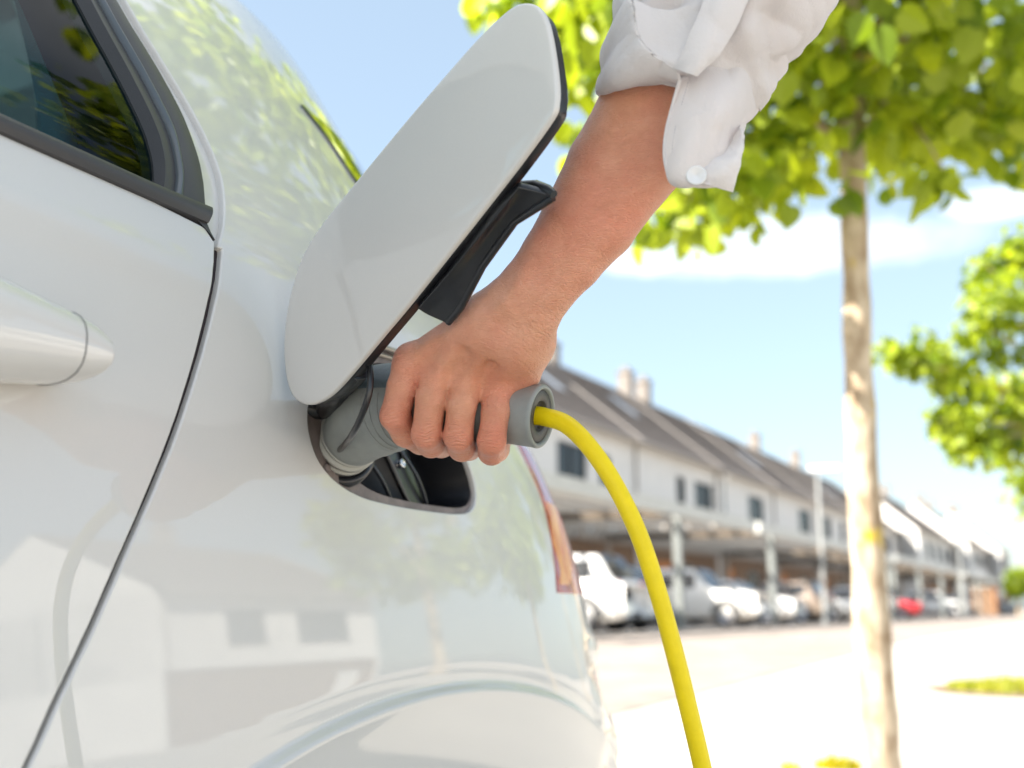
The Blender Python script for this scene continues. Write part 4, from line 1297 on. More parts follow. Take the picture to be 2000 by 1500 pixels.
def row_house(r0, r1, q, wins, doors, label, chims=(), skylights=(), mirror=False, base=None, eave=6.55, ridge=10.45, verge=True):
    """one house of the terrace; origin at its front corner"""
    o = base if base is not None else RP(r0, q, 0)
    root = empty('row_house', o, ROT + (math.pi if mirror else 0), label=label, cat='house', group=None)
    wid, dep = r1 - r0, 9.0
    sg = 1.0
    def fr(x, y, z): return (x, y * sg, z)
    mb = MB()
    holes = [(a, b, c, d) for (a, b, c, d, _) in doors]
    wall_sheet(mb, fr, 0, wid, 2.75, eave, [w for w in wins])
    mb.box((0, .2, 2.6), (.15, dep, eave - .1)); mb.box((wid - .15, .2, 2.6), (wid, dep, eave - .1)); mb.box((0, dep - .2, 0), (wid, dep, eave - .1))
    # gable walls
    for x in (0.0, wid - .2):
        v = [(x, .004, 0), (x, dep, 0), (x, dep, eave), (x, dep / 2, ridge - .05), (x, .004, eave)]
        v2 = [(x + .2, y, z) for (_, y, z) in v]
        mb.add(v + v2, [(0, 1, 2, 3, 4)[::-1], (5, 6, 7, 8, 9)] + [(i, (i + 1) % 5, 5 + (i + 1) % 5, 5 + i) for i in range(5)])
    mb.build('wall', M_WALL, root)
    mb = MB(); wall_sheet(mb, lambda x, y, z: (x, y + .06, z), .2, wid - .2, 0, 2.75, holes, .1); mb.box((.2, .06, 2.752), (wid - .2, .3, 2.76)); mb.build('ground_floor_wall', M_WARM, root)
    for (a, b, c, d) in wins:
        f = MB(); t = .07
        f.box((a, .05, c), (a + t, .13, d)); f.box((b - t, .05, c), (b, .13, d)); f.box((a + t, .05, c), (b - t, .13, c + t)); f.box((a + t, .05, d - t), (b - t, .13, d))
        if b - a > 1.0: f.box(((a + b) / 2 - .03, .052, c + t), ((a + b) / 2 + .03, .128, d - t))
        w = f.build('window', M_FRAME, root)
        g = MB(); g.box((a + t, .09, c + t), (b - t, .1, d - t)); g.build('pane', M_PANE, w)
        g = MB(); g.box((a - .06, -.06, c - .06), (b + .06, .06, c - .004)); g.build('sill', M_GALV, w)
    for (a, b, c, d, kind) in doors:
        g = MB(); g.box((a, .12, c), (b, .17, d)); dd_ = g.build('door' if kind != 'w' else 'window', {'o': M_ORANGE, 'w': M_PANE, 'p': M_WALL}[kind], root)
        if kind == 'w':
            f = MB(); f.box((a, .10, c), (a + .07, .119, d)); f.box((b - .07, .10, c), (b, .119, d)); f.box((a + .07, .10, d - .07), (b - .07, .119, d)); f.build('frame', M_GALV, dd_)
        else:
            f = MB()
            for k in range(1, 5): f.box((a + .01, .112, c + (d - c) * k / 5), (b - .01, .119, c + (d - c) * k / 5 + .03))
            f.build('door_rail', M_FRAME, dd_)['kind'] = 'stuff'
    # roof in courses that lap one over the next
    mb = MB(); nc = 22; oy, oz = -.45, eave - .16
    for k in range(nc):
        t0, t1 = k / nc, (k + 1) / nc
        y0, y1 = oy + (dep / 2 - oy) * t0, oy + (dep / 2 - oy) * t1 + .06
        z0, z1 = oz + (ridge - oz) * t0, oz + (ridge - oz) * (t1) + .0
        mb.add([(.0, y0, z0 + .05), (wid, y0, z0 + .05), (wid, y1, z1 + .0), (.0, y1, z1 + .0), (.0, y0, z0), (wid, y0, z0)], [(0, 1, 2, 3), (4, 5, 1, 0)])
    mb.add([(0, oy, oz - .02), (wid, oy, oz - .02), (wid, dep / 2, ridge - .04), (0, dep / 2, ridge - .04)], [(0, 3, 2, 1)])
    mb.add([(0, dep / 2, ridge + .02), (wid, dep / 2, ridge + .02), (wid, dep + .4, oz), (0, dep + .4, oz)], [(0, 1, 2, 3)])
    rf = mb.build('roof', M_TILE, root)
    g = MB(); g.tube([(0, oy - .05, oz + .03), (wid, oy - .05, oz + .03)], .065, n=10); g.build('gutter', M_GALV, rf)
    if verge:
        g = MB(); g.add([(-.12, oy, oz), (.12, oy, oz), (.12, oy, oz + .07), (-.12, oy, oz + .07), (-.12, dep / 2, ridge), (.12, dep / 2, ridge), (.12, dep / 2, ridge + .07), (-.12, dep / 2, ridge + .07)],
                        [(0, 1, 2, 3), (0, 4, 5, 1), (1, 5, 6, 2), (2, 6, 7, 3), (3, 7, 4, 0), (7, 6, 5, 4)]); g.build('verge', M_GALV, rf)
    for (x, y, hh) in chims:
        g = MB(); zt = ridge + hh; g.box((x - .3, y - .3, eave), (x + .3, y + .3, zt)); g.box((x - .36, y - .36, zt), (x + .36, y + .36, zt + .1))
        g.box((x - .15, y - .15, zt + .1), (x + .15, y + .15, zt + .35)); g.build('chimney', M_CHIM, rf)
    for (x, y) in skylights:
        sl = (ridge - oz) / (dep / 2 - oy); z = oz + (y - oy) * sl
        g = MB(); g.add([(x - .45, y - .6, z - .6 * sl + .12), (x + .45, y - .6, z - .6 * sl + .12), (x + .45, y + .6, z + .6 * sl + .12), (x - .45, y + .6, z + .6 * sl + .12)], [(0, 1, 2, 3)])
        g.build('roof_light', M_SKYL, rf)
    g = MB(); g.tube([(wid - .35, -.1, 2.7), (wid - .35, -.1, eave - .1)], .05, n=8); g.build('downpipe', M_GALV, root)
    return root


# windows measured on the front: picture rectangles -> positions along the row
rects = [(1088, 1146, 866, 943), (1170, 1193, 891, 938), (1322, 1339, 931, 994), (1357, 1392, 944, 1000), (1463, 1513, 972, 1022), (1581, 1622, 1003, 1044)]
WINS = []
for (x0, x1, y0, y1) in rects:
    ra, _ = row_hit(x0, (y0 + y1) / 2, Q_F); rb, _ = row_hit(x1, (y0 + y1) / 2, Q_F)
    _, za = row_hit((x0 + x1) / 2, y1, Q_F); _, zb = row_hit((x0 + x1) / 2, y0, Q_F)
    WINS.append((ra, rb, za, zb))
bnd = [row_hit(px, py, Q_F)[0] for px, py in ((1241, 842), (1400, 900), (1592, 962))]
def px_of(p):
    p = np.asarray(p) - CAM; D = p @ CF
    return 1000 + FPX * (p @ CR) / D, 750 - FPX * (p @ CU) / D, D
bounds = [-12.5, -3.2, 6.0, 15.1, 24.4, 33.6, 42.8, 52.0]
W_UP = lambda L: [w for w in L]
house_spec = [
    (0, [(1.5, 4.0, 4.5, 5.75), (6.0, 7.0, 4.5, 5.75)], [(1.0, 3.4, .02, 2.3, 'o'), (5.0, 7.4, .4, 2.3, 'w')], [(4.6, 4.5, .9)], [], 'pale terraced house at the near end of the row, mostly behind the white car'),
    (1, [(1.5, 4.0, 4.5, 5.75), (6.0, 7.0, 4.5, 5.75)], [(.8, 3.2, .02, 2.3, 'o'), (4.6, 7.6, .02, 2.3, 'o')], [(4.6, 4.5, .9)], [], 'pale terraced house just visible beside the tail lamp'),
    (2, [(2.34, 4.6, 4.5, 5.77), (5.6, 6.6, 4.6, 5.7)], [(.8, 3.6, .02, 2.3, 'o'), (4.4, 7.8, .02, 2.3, 'o')], [(5.0, 4.7, 1.0), (7.2, 4.6, .85)], [(5.9, 2.1)], 'white terraced house with two big chimneys, right above the plug'),
    (3, [(4.14, 5.17, 4.45, 5.74), (6.29, 8.65, 4.52, 5.75)], [(.9, 3.6, .02, 2.3, 'o'), (4.6, 6.0, .1, 2.3, 'w')], [(2.2, 4.6, .7)], [(4.6, 2.4)], 'white terraced house with a narrow and a square upper window, behind the cable'),
    (4, [(4.7, 7.3, 4.55, 5.85)], [(1.0, 2.4, .02, 2.3, 'o'), (4.2, 6.4, .1, 2.3, 'w')], [(1.0, 4.6, 1.0), (3.0, 4.5, .9)], [], 'white terraced house with one wide upper window, left of the street lamp'),
    (5, [(5.0, 7.7, 4.6, 5.95)], [(1.0, 2.4, .02, 2.3, 'o'), (5.0, 7.0, .1, 2.3, 'w')], [], [(2.8, 2.0)], 'white terraced house between the lamp post and the tree trunk'),
    (6, [(1.6, 3.6, 4.6, 5.95), (6.2, 7.4, 4.6, 5.95)], [(1.0, 2.4, .02, 2.3, 'o'), (5.0, 7.0, .1, 2.3, 'w')], [(4.0, 4.6, .9)], [], 'white terraced house hidden mostly by the tree trunk'),
]
for (i, wins, doors, chims, sky, lab) in house_spec:
    row_house(bounds[i], bounds[i + 1], Q_F, wins, doors, lab, chims, sky)
# the far groups step towards the street, so their end walls stand in the sun
def r_for_px(px, q):
    return row_hit(px, 1100, q)[0]
qs = [4.3, 2.9, 1.6]
r1 = r_for_px(1752, Q_F)
house_far = [(r1, qs[0], 'white terraced house just right of the trunk with a sunlit end wall')]
house_spec2 = []
row_house(bounds[-1], r1, Q_F, [(2.0, 4.2, 4.6, 5.95), (r1 - 52 - 5.0, r1 - 52 - 2.2, 4.6, 5.95)], [(1, 2.6, .02, 2.3, 'o')], 'white terraced house emerging from behind the right side of the trunk', [(5.0, 4.6, 1.0)], [(3.4, 2.0)])
cur = r1
for k, (px1, lab) in enumerate(((1862, 'white terraced house right of the trunk whose bright end wall faces us'), (1928, 'far white terraced house with a bright end wall, second of the stepped ones'), (1968, 'farthest white terraced house where the row meets the trees'))):
    r2 = r_for_px(px1, qs[k]); wd = r2 - cur
    row_house(cur, r2, qs[k], [(wd * f, wd * f + 2.6, 4.5, 5.9) for f in (.18, .42, .66, .86)], [(wd * .3, wd * .3 + 2, .02, 2.3, 'o')], lab, [(wd * .3, 4.6, 1.0), (wd * .7, 4.6, .9)], [(wd * .5, 2.0)])
    cur = r2

# ------------------------------------------------------------------ carports along the parking bays
M_BEAM = material('weathered_beam', (.34, .295, .245), rough=.8, noise=.15, nscale=2, stretch=(.6, 6, 6))
M_BEAM2 = material('pale_purlin', (.42, .37, .31), rough=.8, noise=.12, nscale=2, stretch=(.6, 6, 6))
M_DKTIM = material('dark_timber', (.09, .07, .05), rough=.8, noise=.2, nscale=3)
M_POST = material('grey_carport_post', (.18, .195, .19), rough=.6, noise=.1, nscale=5)
def carport(r0, r1, label, posts, q1=5.6, zt=2.95):
    root = empty('carport', RP(r0, 0, 0), ROT, label=label, cat='carport', group='carports in front of the terrace')
    w = r1 - r0
    g = MB(); g.box((0, -.25, zt - .28), (w, -.09, zt + .02)); g.build('front_beam', M_CONC, root)
    g = MB(); g.box((0, q1 - .1, zt - .28), (w, q1 + .05, zt + .0)); g.build('rear_beam', M_BEAM, root)
    pm = None
    for k in range(7):
        y = .35 + k * (q1 - .6) / 6.5
        g = MB(); g.box((0, y, zt - .09), (w, y + .08, zt + .03)); g.build('roof_board', M_BEAM2 if k % 2 else M_BEAM, root)
    for x in posts:
        g = MB(); g.box((x - .09, -.08, -.05), (x + .09, .10, zt - .04)); g.build('post', M_POST, root)
        g = MB(); g.box((x - .07, q1 - .3, -.05), (x + .07, q1 - .16, zt - .04)); g.build('post', M_BEAM, root)
        g = MB(); g.box((x - .05, -.08, zt - .26), (x + .05, q1 - .101, zt - .05)); g.build('cross_beam', M_DKTIM, root)
rp = [row_hit(px, 1150, 0)[0] for px in (1327, 1510, 1604)]
carport(-9, 8.4, 'carport with a pale square concrete post, over the nearest parked cars', [1.0, 9 + rp[0]])
carport(8.8, 30.6, 'carport in the middle of the row, behind the left street lamp', [rp[1] - 8.8, 14.5, 21.2])
carport(31, 56, 'carport behind the tree trunk', [.6, 8, 16, 24.4])
carport(56.5, 92, 'far carport right of the tree trunk', [.6, 9, 18, 27, 35])

# ------------------------------------------------------------------ the lane in front of the bays, a shade darker than the paving
rr_, qq_ = np.meshgrid(np.linspace(-60, 160, 60), np.linspace(-6.2, -.9, 8))
lv = ROW_O + rr_[..., None] * ER + qq_[..., None] * EQ; lv[..., 2] = gz(lv[..., 0], lv[..., 1]) + .006
lv = lv.reshape(-1, 3)
lane = mesh('road', lv, [(i * 60 + j, i * 60 + j + 1, (i + 1) * 60 + j + 1, (i + 1) * 60 + j) for i in range(7) for j in range(59)], material('worn_asphalt', (.25, .215, .188), rough=.9, noise=.2, nscale=1.6, bump=.4, bscale=60, detail=8), None, smooth=True)
if lane.data.polygons[0].normal.z < 0: lane.data.flip_normals()
tag(lane, kind='structure')
M_KERB = material('kerb_stone', (.36, .33, .30), rough=.85, noise=.12, nscale=6)
kb = empty('kerb', RP(-12, -.78, 0), ROT, label='low pale kerb stones between the lane and the parking bays', cat='kerb')
g = MB(); g.box((0, 0, -.05), (.98, .14, .07)); k0_ = g.build('kerb_stone', M_KERB, kb)
for k in range(1, 90):
    o = k0_.copy(); COL.objects.link(o); o.parent = kb; o.location = (k * 1.0, .004 * (k % 3), -.004 * (k % 2))

# ------------------------------------------------------------------ parked cars
def car_proto(style):
    """a parked car, x forward; returns the list (part name, mesh, material slot, parent index)"""
    S = {'suv': dict(L=4.5, W=1.84, H=1.68, hood=1.02, tail=1.08, xa=.95, xb=.35, xc=-1.55, xd=-2.05, wr=.35),
         'hatch': dict(L=4.1, W=1.78, H=1.50, hood=.90, tail=1.0, xa=1.0, xb=.25, xc=-1.35, xd=-1.85, wr=.315),
         'sedan': dict(L=4.6, W=1.80, H=1.44, hood=.88, tail=1.0, xa=.95, xb=.15, xc=-1.0, xd=-1.75, wr=.32),
         'van': dict(L=4.7, W=1.86, H=1.82, hood=1.08, tail=1.15, xa=1.35, xb=.65, xc=-2.0, xd=-2.25, wr=.33)}[style]
    L, Wd, H = S['L'] / 2, S['W'] / 2, S['H']
    xs = np.unique(np.concatenate([np.linspace(-L, L, 37), [S['xa'], S['xb'], S['xc'], S['xd']]]))
    def shoulder(x):
        f = np.clip((x + L) / (2 * L), 0, 1)
        return S['tail'] + (S['hood'] - S['tail']) * f - .10 * np.clip((x - L + .55) / .55, 0, 1) ** 2 - .06 * np.clip((-x - L + .25) / .25, 0, 1) ** 2
    def roof(x):
        top = H - .05 * ((x - (S['xb'] + S['xc']) / 2) / 1.2) ** 2 * .5
        if x >= S['xa'] or x <= S['xd']: return shoulder(x)
        if x > S['xb']: return shoulder(x) + (top - shoulder(x)) * smooth01((S['xa'] - x) / (S['xa'] - S['xb'])) ** .8
        if x < S['xc']: return shoulder(x) + (top - shoulder(x)) * smooth01((x - S['xd']) / (S['xc'] - S['xd'])) ** .8
        return top
    def halfw(x): return Wd * (1 - .16 * np.clip((abs(x) - L + .9) / .9, 0, 1) ** 2.4)
    V, F = [], []
    def sect(x):
        w, sh, tp = halfw(x), float(shoulder(x)), float(roof(x)); zb = .24 + .10 * np.clip((abs(x) - L + .5) / .5, 0, 1)
        k = (tp - sh) / max(H - sh, .01)
        wt = w * (1 - .24 * k)
        return [(x, w * .9, zb), (x, w * .99, zb + .13), (x, w, .6), (x, w * .985, sh - .06), (x, w * .94, sh), (x, w * .93 + (wt - w * .93) * .55 * min(1, k * 1.2), sh + (tp - sh) * .5), (x, wt * .95, tp - .09 * k), (x, wt * .78, tp - .015 * k), (x, 0, tp + .015)]
    m = 9
    secs = [sect(x) for x in xs]
    for s_ in secs: V += s_ + [(x, -y, z) for (x, y, z) in s_[:-1]][::-1]
    mm = 2 * m - 1
    wx = (L - .85, -L + .85)
    for i in range(len(xs) - 1):
        xm = (xs[i] + xs[i + 1]) / 2
        for j in range(mm - 1):
            a = i * mm + j; F.append((a, a + 1, a + mm + 1, a + mm))
        F.append((i * mm, i * mm + mm, i * mm + 2 * mm - 1, i * mm + mm - 1))
    F.append(tuple(range(mm))); F.append(tuple(reversed(range((len(xs) - 1) * mm, len(xs) * mm))))
    parts = [('body', (V, F, True), 'paint', -1)]
    def grid_panel(xa_, xb_, side, lo, hi, n=8):
        P_, F_ = [], []
        for i, x in enumerate(np.linspace(xa_, xb_, n)):
            s_ = sect(float(x)); a, b, c = np.array(s_[4]), np.array(s_[5]), np.array(s_[6])
            for t in (lo, (lo + hi) / 2, hi):
                p = a * (1 - t * 2) + b * t * 2 if t < .5 else b * (1 - (t - .5) * 2) + c * (t - .5) * 2
                P_.append((p[0], (p[1] + .012) * side, p[2]))
        for i in range(n - 1):
            for j in range(2):
                q = (i * 3 + j, (i + 1) * 3 + j, (i + 1) * 3 + j + 1, i * 3 + j + 1); F_.append(q if side < 0 else q[::-1])
        return P_, F_, True
    xm = (S['xb'] + S['xc']) / 2 - .05
    for side in (1, -1):
        parts.append(('window', grid_panel(xm + .05, S['xb'] + .12, side, .10, .9), 'glass', -1))
        parts.append(('window', grid_panel(S['xc'] + .05, xm - .05, side, .10, .9), 'glass', -1))
    def screen(x0, x1, name, wd):
        P_, F_ = [], []
        for x in np.linspace(x0, x1, 7):
            s_ = sect(float(x)); w2 = s_[5][1] * wd; z0, z1 = s_[7][2], s_[8][2]
            for t in np.linspace(-1, 1, 7): P_.append((x, t * w2, z0 + (z1 - z0) * (1 - abs(t)) + .014))
        for i in range(6):
            for j in range(6):
                q = (i * 7 + j, i * 7 + j + 1, (i + 1) * 7 + j + 1, (i + 1) * 7 + j); F_.append(q if x1 < x0 else q[::-1])
        parts.append((name, (P_, F_, True), 'glass', -1))
    screen(S['xa'] - .06, S['xb'] + .05, 'windscreen', .86); screen(S['xd'] + .05, S['xc'] - .04, 'rear_window', .84)
    for sx in wx:
        for side in (1, -1):
            g = MB(); y = side * (Wd - .10)
            g.lathe((sx, y, S['wr']), (0, side, 0), [(-.11, S['wr'] * .6), (-.10, S['wr'] * .95), (-.06, S['wr']), (.07, S['wr']), (.105, S['wr'] * .95), (.112, S['wr'] * .68), (.09, S['wr'] * .66)], n=20)
            k = len(parts); parts.append(('wheel', (g.v, g.f, True), 'tyre', -1))
            g = MB(); g.lathe((sx, y, S['wr']), (0, side, 0), [(.09, S['wr'] * .67), (.10, S['wr'] * .6), (.075, S['wr'] * .5), (.08, S['wr'] * .15), (.085, .0001)], n=20); parts.append(('rim', (g.v, g.f, True), 'rim', k))
            g = MB(); arc = [(sx + (S['wr'] + .06) * math.cos(a), side * (halfw(sx) + .003), S['wr'] + (S['wr'] + .06) * math.sin(a)) for a in np.linspace(0, math.pi, 13)]
            g.tube(arc, .035, n=6); parts.append(('wheel_arch', (g.v, g.f, True), 'trim', -1))
    def lamp(x, y, z, sx, sy, sz, name, mat):
        g = MB(); g.lathe((x, y, z), (1 if x > 0 else -1, 0, 0), [(-.1, 1), (-.02, 1), (.03, .8), (.05, .0001)], n=10)
        v = [((p[0] - x) * sx + x, (p[1] - y) * sy + y, (p[2] - z) * sz + z) for p in g.v]; parts.append((name, (v, g.f, True), mat, -1))
    for side in (1, -1):
        lamp(L - .12, side * Wd * .66, float(shoulder(L - .1)) - .12, 1, .17, .085, 'headlight', 'lens')
        lamp(-L + .10, side * Wd * .74, float(shoulder(-L + .1)) - .12, 1, .13, .15, 'taillight', 'red')
        g = MB(); g.lathe((S['xa'] - .12, side * (Wd + .10), shoulder(S['xa']) + .06), (1, 0, 0), [(-.05, .0001), (-.045, .07), (.03, .06), (.07, .0001)], n=10); parts.append(('wing_mirror', (g.v, g.f, True), 'paint', -1))
    for x in (L - .06, -L + .06):
        g = MB(); s0 = 1 if x > 0 else -1
        pts = [(x - s0 * .35 * abs(t) ** 3, t * Wd * .9, .40) for t in np.linspace(-1, 1, 13)]; g.tube(pts, .085, n=8); parts.append(('bumper', (g.v, g.f, True), 'trim', -1))
        g = MB(); g.box((x + s0 * .07, -.26, .52), (x + s0 * .095, .26, .63)) if s0 > 0 else g.box((x - .095, -.26, .66), (x - .07, .26, .77)); parts.append(('number_plate', (g.v, g.f, False), 'plate', -1))
    meshes = []
    for (nm, (v, f, sm), mk, par) in parts:
        me = bpy.data.meshes.new(nm); me.from_pydata([tuple(map(float, p)) for p in v], [], [tuple(map(int, q)) for q in f]); me.update()
        me.polygons.foreach_set('use_smooth', [sm] * len(me.polygons)); me.materials.append(None); meshes.append((nm, me, mk, par))
    return meshes
PROTO = {k: car_proto(k) for k in ('suv', 'hatch', 'sedan', 'van')}
CM = {'glass': material('car_glass', (.012, .016, .02), rough=.04, spec=.9), 'tyre': M_TYRE, 'rim': M_RIM, 'trim': material('car_trim_black', (.025, .025, .027), rough=.5),
      'lens': material('lamp_lens', (.6, .62, .65), rough=.05, metal=.4, coat=1.0), 'red': material('tail_lens', (.35, .01, .01), rough=.1, coat=1.0), 'plate': material('plate_white', (.7, .7, .7), rough=.4)}
PAINT = {}
def paint(col):
    if col not in PAINT: PAINT[col] = material('parked_car_paint', col, rough=.35, coat=1.0, metal=.0)
    return PAINT[col]
def parked_car(style, col, pos, rz, label, group='cars parked under the carports'):
    root = empty('parked_car', pos, rz, label=label, cat='car', group=group); obs = []
    for (nm, me, mk, par) in PROTO[style]:
        o = bpy.data.objects.new(nm, me); COL.objects.link(o); o.parent = root if par < 0 else obs[par]; obs.append(o)
        o.material_slots[0].link = 'OBJECT'; o.material_slots[0].material = paint(col) if mk == 'paint' else CM[mk]
    return root
def park(px, style, col, label, nose_out=False, dq=2.2, tilt=0.0):
    r, _ = row_hit(px, 1200, .35)
    rz = ROT + (math.pi / 2 if not nose_out else -math.pi / 2) + tilt
    parked_car(style, col, RP(r - .95, dq, 0), rz, label)
WHITE = (.75, .75, .74)
park(1244, 'suv', WHITE, 'white estate-like suv with its dark rear window towards us, beside the tail lamp')
park(1318, 'hatch', (.72, .72, .70), 'white hatchback half hidden behind the yellow cable', dq=2.4)
park(1478, 'suv', (.78, .77, .74), 'white crossover with its nose to the street, right of the concrete post', True, 2.1)
park(1545, 'sedan', (.74, .74, .74), 'low white saloon with its bonnet to the street, next to the white crossover', True, 2.1)
park(1625, 'hatch', (.20, .155, .12), 'brown hatchback left of the lamp post foot', False, 2.2)
park(1668, 'sedan', (.30, .31, .32), 'grey saloon just left of the tree trunk', True, 2.2)
park(1742, 'hatch', (.60, .60, .62), 'silver hatchback just right of the tree trunk', False, 2.3)
park(1795, 'hatch', (.48, .012, .022), 'red hatchback right of the tree trunk', True, 2.05)
park(1882, 'suv', (.78, .78, .77), 'white suv to the right of the red hatchback', True, 2.05)
park(1926, 'hatch', (.5, .52, .55), 'pale grey hatchback far down the row', True, 2.05)
park(1990, 'sedan', (.35, .37, .40), 'grey saloon farthest down the row, at the right edge', True, 2.05)

# ------------------------------------------------------------------ street lamps and the timber bin shed
M_LAMPW = material('white_lamp_head', (.8, .8, .8), rough=.3, coat=.5)
def street_lamp(px, D, h, label, arm=.5, globe=False):
    b = P(px, 1200, D); b[2] = float(gz(b[0], b[1]))
    root = empty('street_lamp', b, ROT, label=label, cat='street lamp', group='street lamps along the row')
    g = MB(); g.tube([(0, 0, -.1), (0, 0, .9), (0, 0, h)], [.085, .065, .05], n=14); g.build('pole', M_STEEL, root)
    g = MB()
    if globe:
        g.lathe((0, 0, h), (0, 0, 1), [(-.02, .06), (.0, .15), (.12, .27), (.26, .30), (.40, .24), (.50, .0001)], n=18); g.build('lamp_globe', M_LAMPW, root)
    else:
        g.box((-arm * .2, -arm, h - .02), (arm * .2, arm * .35, h + .12)); bevel(g.build('lamp_head', M_LAMPW, root), .04)
        g = MB(); g.box((-arm * .15, -arm * .9, h - .035), (arm * .15, -arm * .2, h - .021)); g.build('lamp_glass', CM['lens'], root)
street_lamp(1611, 36, 4.95, 'tall street lamp with a flat white head, left of the tree trunk', .75)
_r, _z = row_hit(1424, 930, 5.75); _p = RP(_r, 5.75, 0)
street_lamp(1424, float((_p - CAM) @ CF), _z - .2, 'shorter lamp with a bright round globe above the white crossover', globe=True)
street_lamp(1883, 56, 5.0, 'far street lamp right of the trunk, above the white suv', .7)
r_, _ = row_hit(1945, 1190, -.5)
root = empty('bin_shed', RP(r_, -.6, 0), ROT, label='small brown timber shed at the far end of the parked cars', cat='shed')
for k in range(7):
    g = MB(); g.box((-1.4 + k * .4, 0, 0), (-1.4 + k * .4 + .38, .05, 2.2 - .02 * (k % 2))); g.build('plank', M_ORANGE, root)
g = MB(); g.box((-1.4, .05, 0), (1.4, 1.6, 2.15)); g.build('wall', M_WARM, root)
g = MB(); g.box((-1.5, -.1, 2.201), (1.5, 1.7, 2.29)); g.build('roof', M_CONC, root)

# ------------------------------------------------------------------ trees
def leaf_material(name, c1, c2, tr):
    m = bpy.data.materials.new(name); m.use_nodes = True; t = m.node_tree; L = t.links.new; b = t.nodes['Principled BSDF']
    at = N(t, 'ShaderNodeAttribute', attribute_name='tint'); oi = N(t, 'ShaderNodeObjectInfo')
    ad = N(t, 'ShaderNodeMath', operation='ADD'); L(at.outputs['Fac'], ad.inputs[0]); ad.inputs[1].default_value = 0
    mx = N(t, 'ShaderNodeMix', data_type='RGBA'); L(ad.outputs[0], mx.inputs[0]); mx.inputs[6].default_value = (*c1, 1); mx.inputs[7].default_value = (*c2, 1)
    L(mx.outputs[2], b.inputs['Base Color']); b.inputs['Roughness'].default_value = .42; b.inputs['Specular IOR Level'].default_value = .45
    tl = N(t, 'ShaderNodeBsdfTranslucent'); hs = N(t, 'ShaderNodeMix', data_type='RGBA', blend_type='MULTIPLY'); hs.inputs[0].default_value = 1.0
    L(mx.outputs[2], hs.inputs[6]); hs.inputs[7].default_value = (*tr, 1); L(hs.outputs[2], tl.inputs[0])
    ms = N(t, 'ShaderNodeMixShader'); ms.inputs[0].default_value = .5; L(b.outputs[0], ms.inputs[1]); L(tl.outputs[0], ms.inputs[2])
    L(ms.outputs[0], t.nodes['Material Output'].inputs[0])
    return m
M_LEAF = leaf_material('linden_leaf', (.09, .165, .010), (.40, .48, .03), (1.6, 1.5, .8))
M_BARK = material('pale_bark', (.26, .185, .115), rough=.9, noise=.3, nscale=16, bump=1.0, bscale=30, stretch=(1, 1, .4), col2=(.58, .49, .37), detail=8)
def bark_lichen():
    t = M_BARK.node_tree; b = t.nodes['Principled BSDF']; src = b.inputs['Base Color'].links[0].from_socket
    tc = N(t, 'ShaderNodeTexCoord'); nz = N(t, 'ShaderNodeTexNoise'); setin(nz, Scale=3.2, Detail=6, Roughness=.7); t.links.new(tc.outputs['Object'], nz.inputs[0])
    rp = N(t, 'ShaderNodeValToRGB'); rp.color_ramp.elements[0].position, rp.color_ramp.elements[1].position = .58, .64; t.links.new(nz.outputs[0], rp.inputs[0])
    mx = N(t, 'ShaderNodeMix', data_type='RGBA'); t.links.new(rp.outputs[0], mx.inputs[0]); t.links.new(src, mx.inputs[6]); mx.inputs[7].default_value = (.55, .40, .03, 1)
    t.links.new(mx.outputs[2], b.inputs['Base Color'])
bark_lichen()
# one heart-shaped linden leaf, folded along its midrib, tip hanging down (-z), stalk at the origin
LV = np.array([(0, 0, 0), (0, -.02, -.45), (0, 0, -1.0), (.20, .06, .08), (.43, .10, -.12), (.46, .11, -.40), (.28, .07, -.72), (-.20, .06, .08), (-.43, .10, -.12), (-.46, .11, -.40), (-.28, .07, -.72)])
LF = [(0, 1, 4, 3), (1, 6, 5, 4), (1, 2, 6), (0, 7, 8, 1), (1, 8, 9, 10), (1, 10, 2)]
def leaf_frames(n, centre, rad, size, droop=.6):
    d = rng.normal(size=(n, 3)); d /= np.linalg.norm(d, axis=1, keepdims=True)
    p = centre + d * rad * (rng.random((n, 1)) ** .45)
    tip = np.array((0, 0, -1.0)) * droop + rng.normal(size=(n, 3)) * .45 + d * .35
    zax = -tip / np.linalg.norm(tip, axis=1, keepdims=True)
    rx = rng.normal(size=(n, 3)) + np.array((0, 0, .4)); yax = np.cross(zax, rx); yax /= np.linalg.norm(yax, axis=1, keepdims=True)
    xax = np.cross(yax, zax)
    s = size * (.65 + .6 * rng.random(n))
    return p, np.stack([xax, yax, zax], 2) * s[:, None, None]
def leaves_mesh(name, p, M, mat, parent, org):
    n = len(p); k = len(LV)
    V = (np.einsum('nij,kj->nki', M, LV) + p[:, None] - org).reshape(-1, 3)
    me = bpy.data.meshes.new(name)
    fl = []; lens = [len(f) for f in LF]
    base = np.concatenate([np.array(f) for f in LF])
    loops = (base[None] + (np.arange(n) * k)[:, None]).ravel()
    me.vertices.add(n * k); me.vertices.foreach_set('co', V.ravel())
    me.loops.add(len(loops)); me.loops.foreach_set('vertex_index', loops.astype(np.int32))
    L_ = np.tile(lens, n); me.polygons.add(len(L_)); me.polygons.foreach_set('loop_start', np.concatenate([[0], np.cumsum(L_)[:-1]]).astype(np.int32))
    me.polygons.foreach_set('loop_total', L_.astype(np.int32)); me.update(calc_edges=True); me.validate()
    a = me.attributes.new('tint', 'FLOAT', 'POINT'); a.data.foreach_set('value', np.repeat(np.clip(rng.beta(1.6, 1.6, n), 0, 1), k).astype(np.float32))
    o = link(name, me, mat, parent); return o
LEAF_ME = []
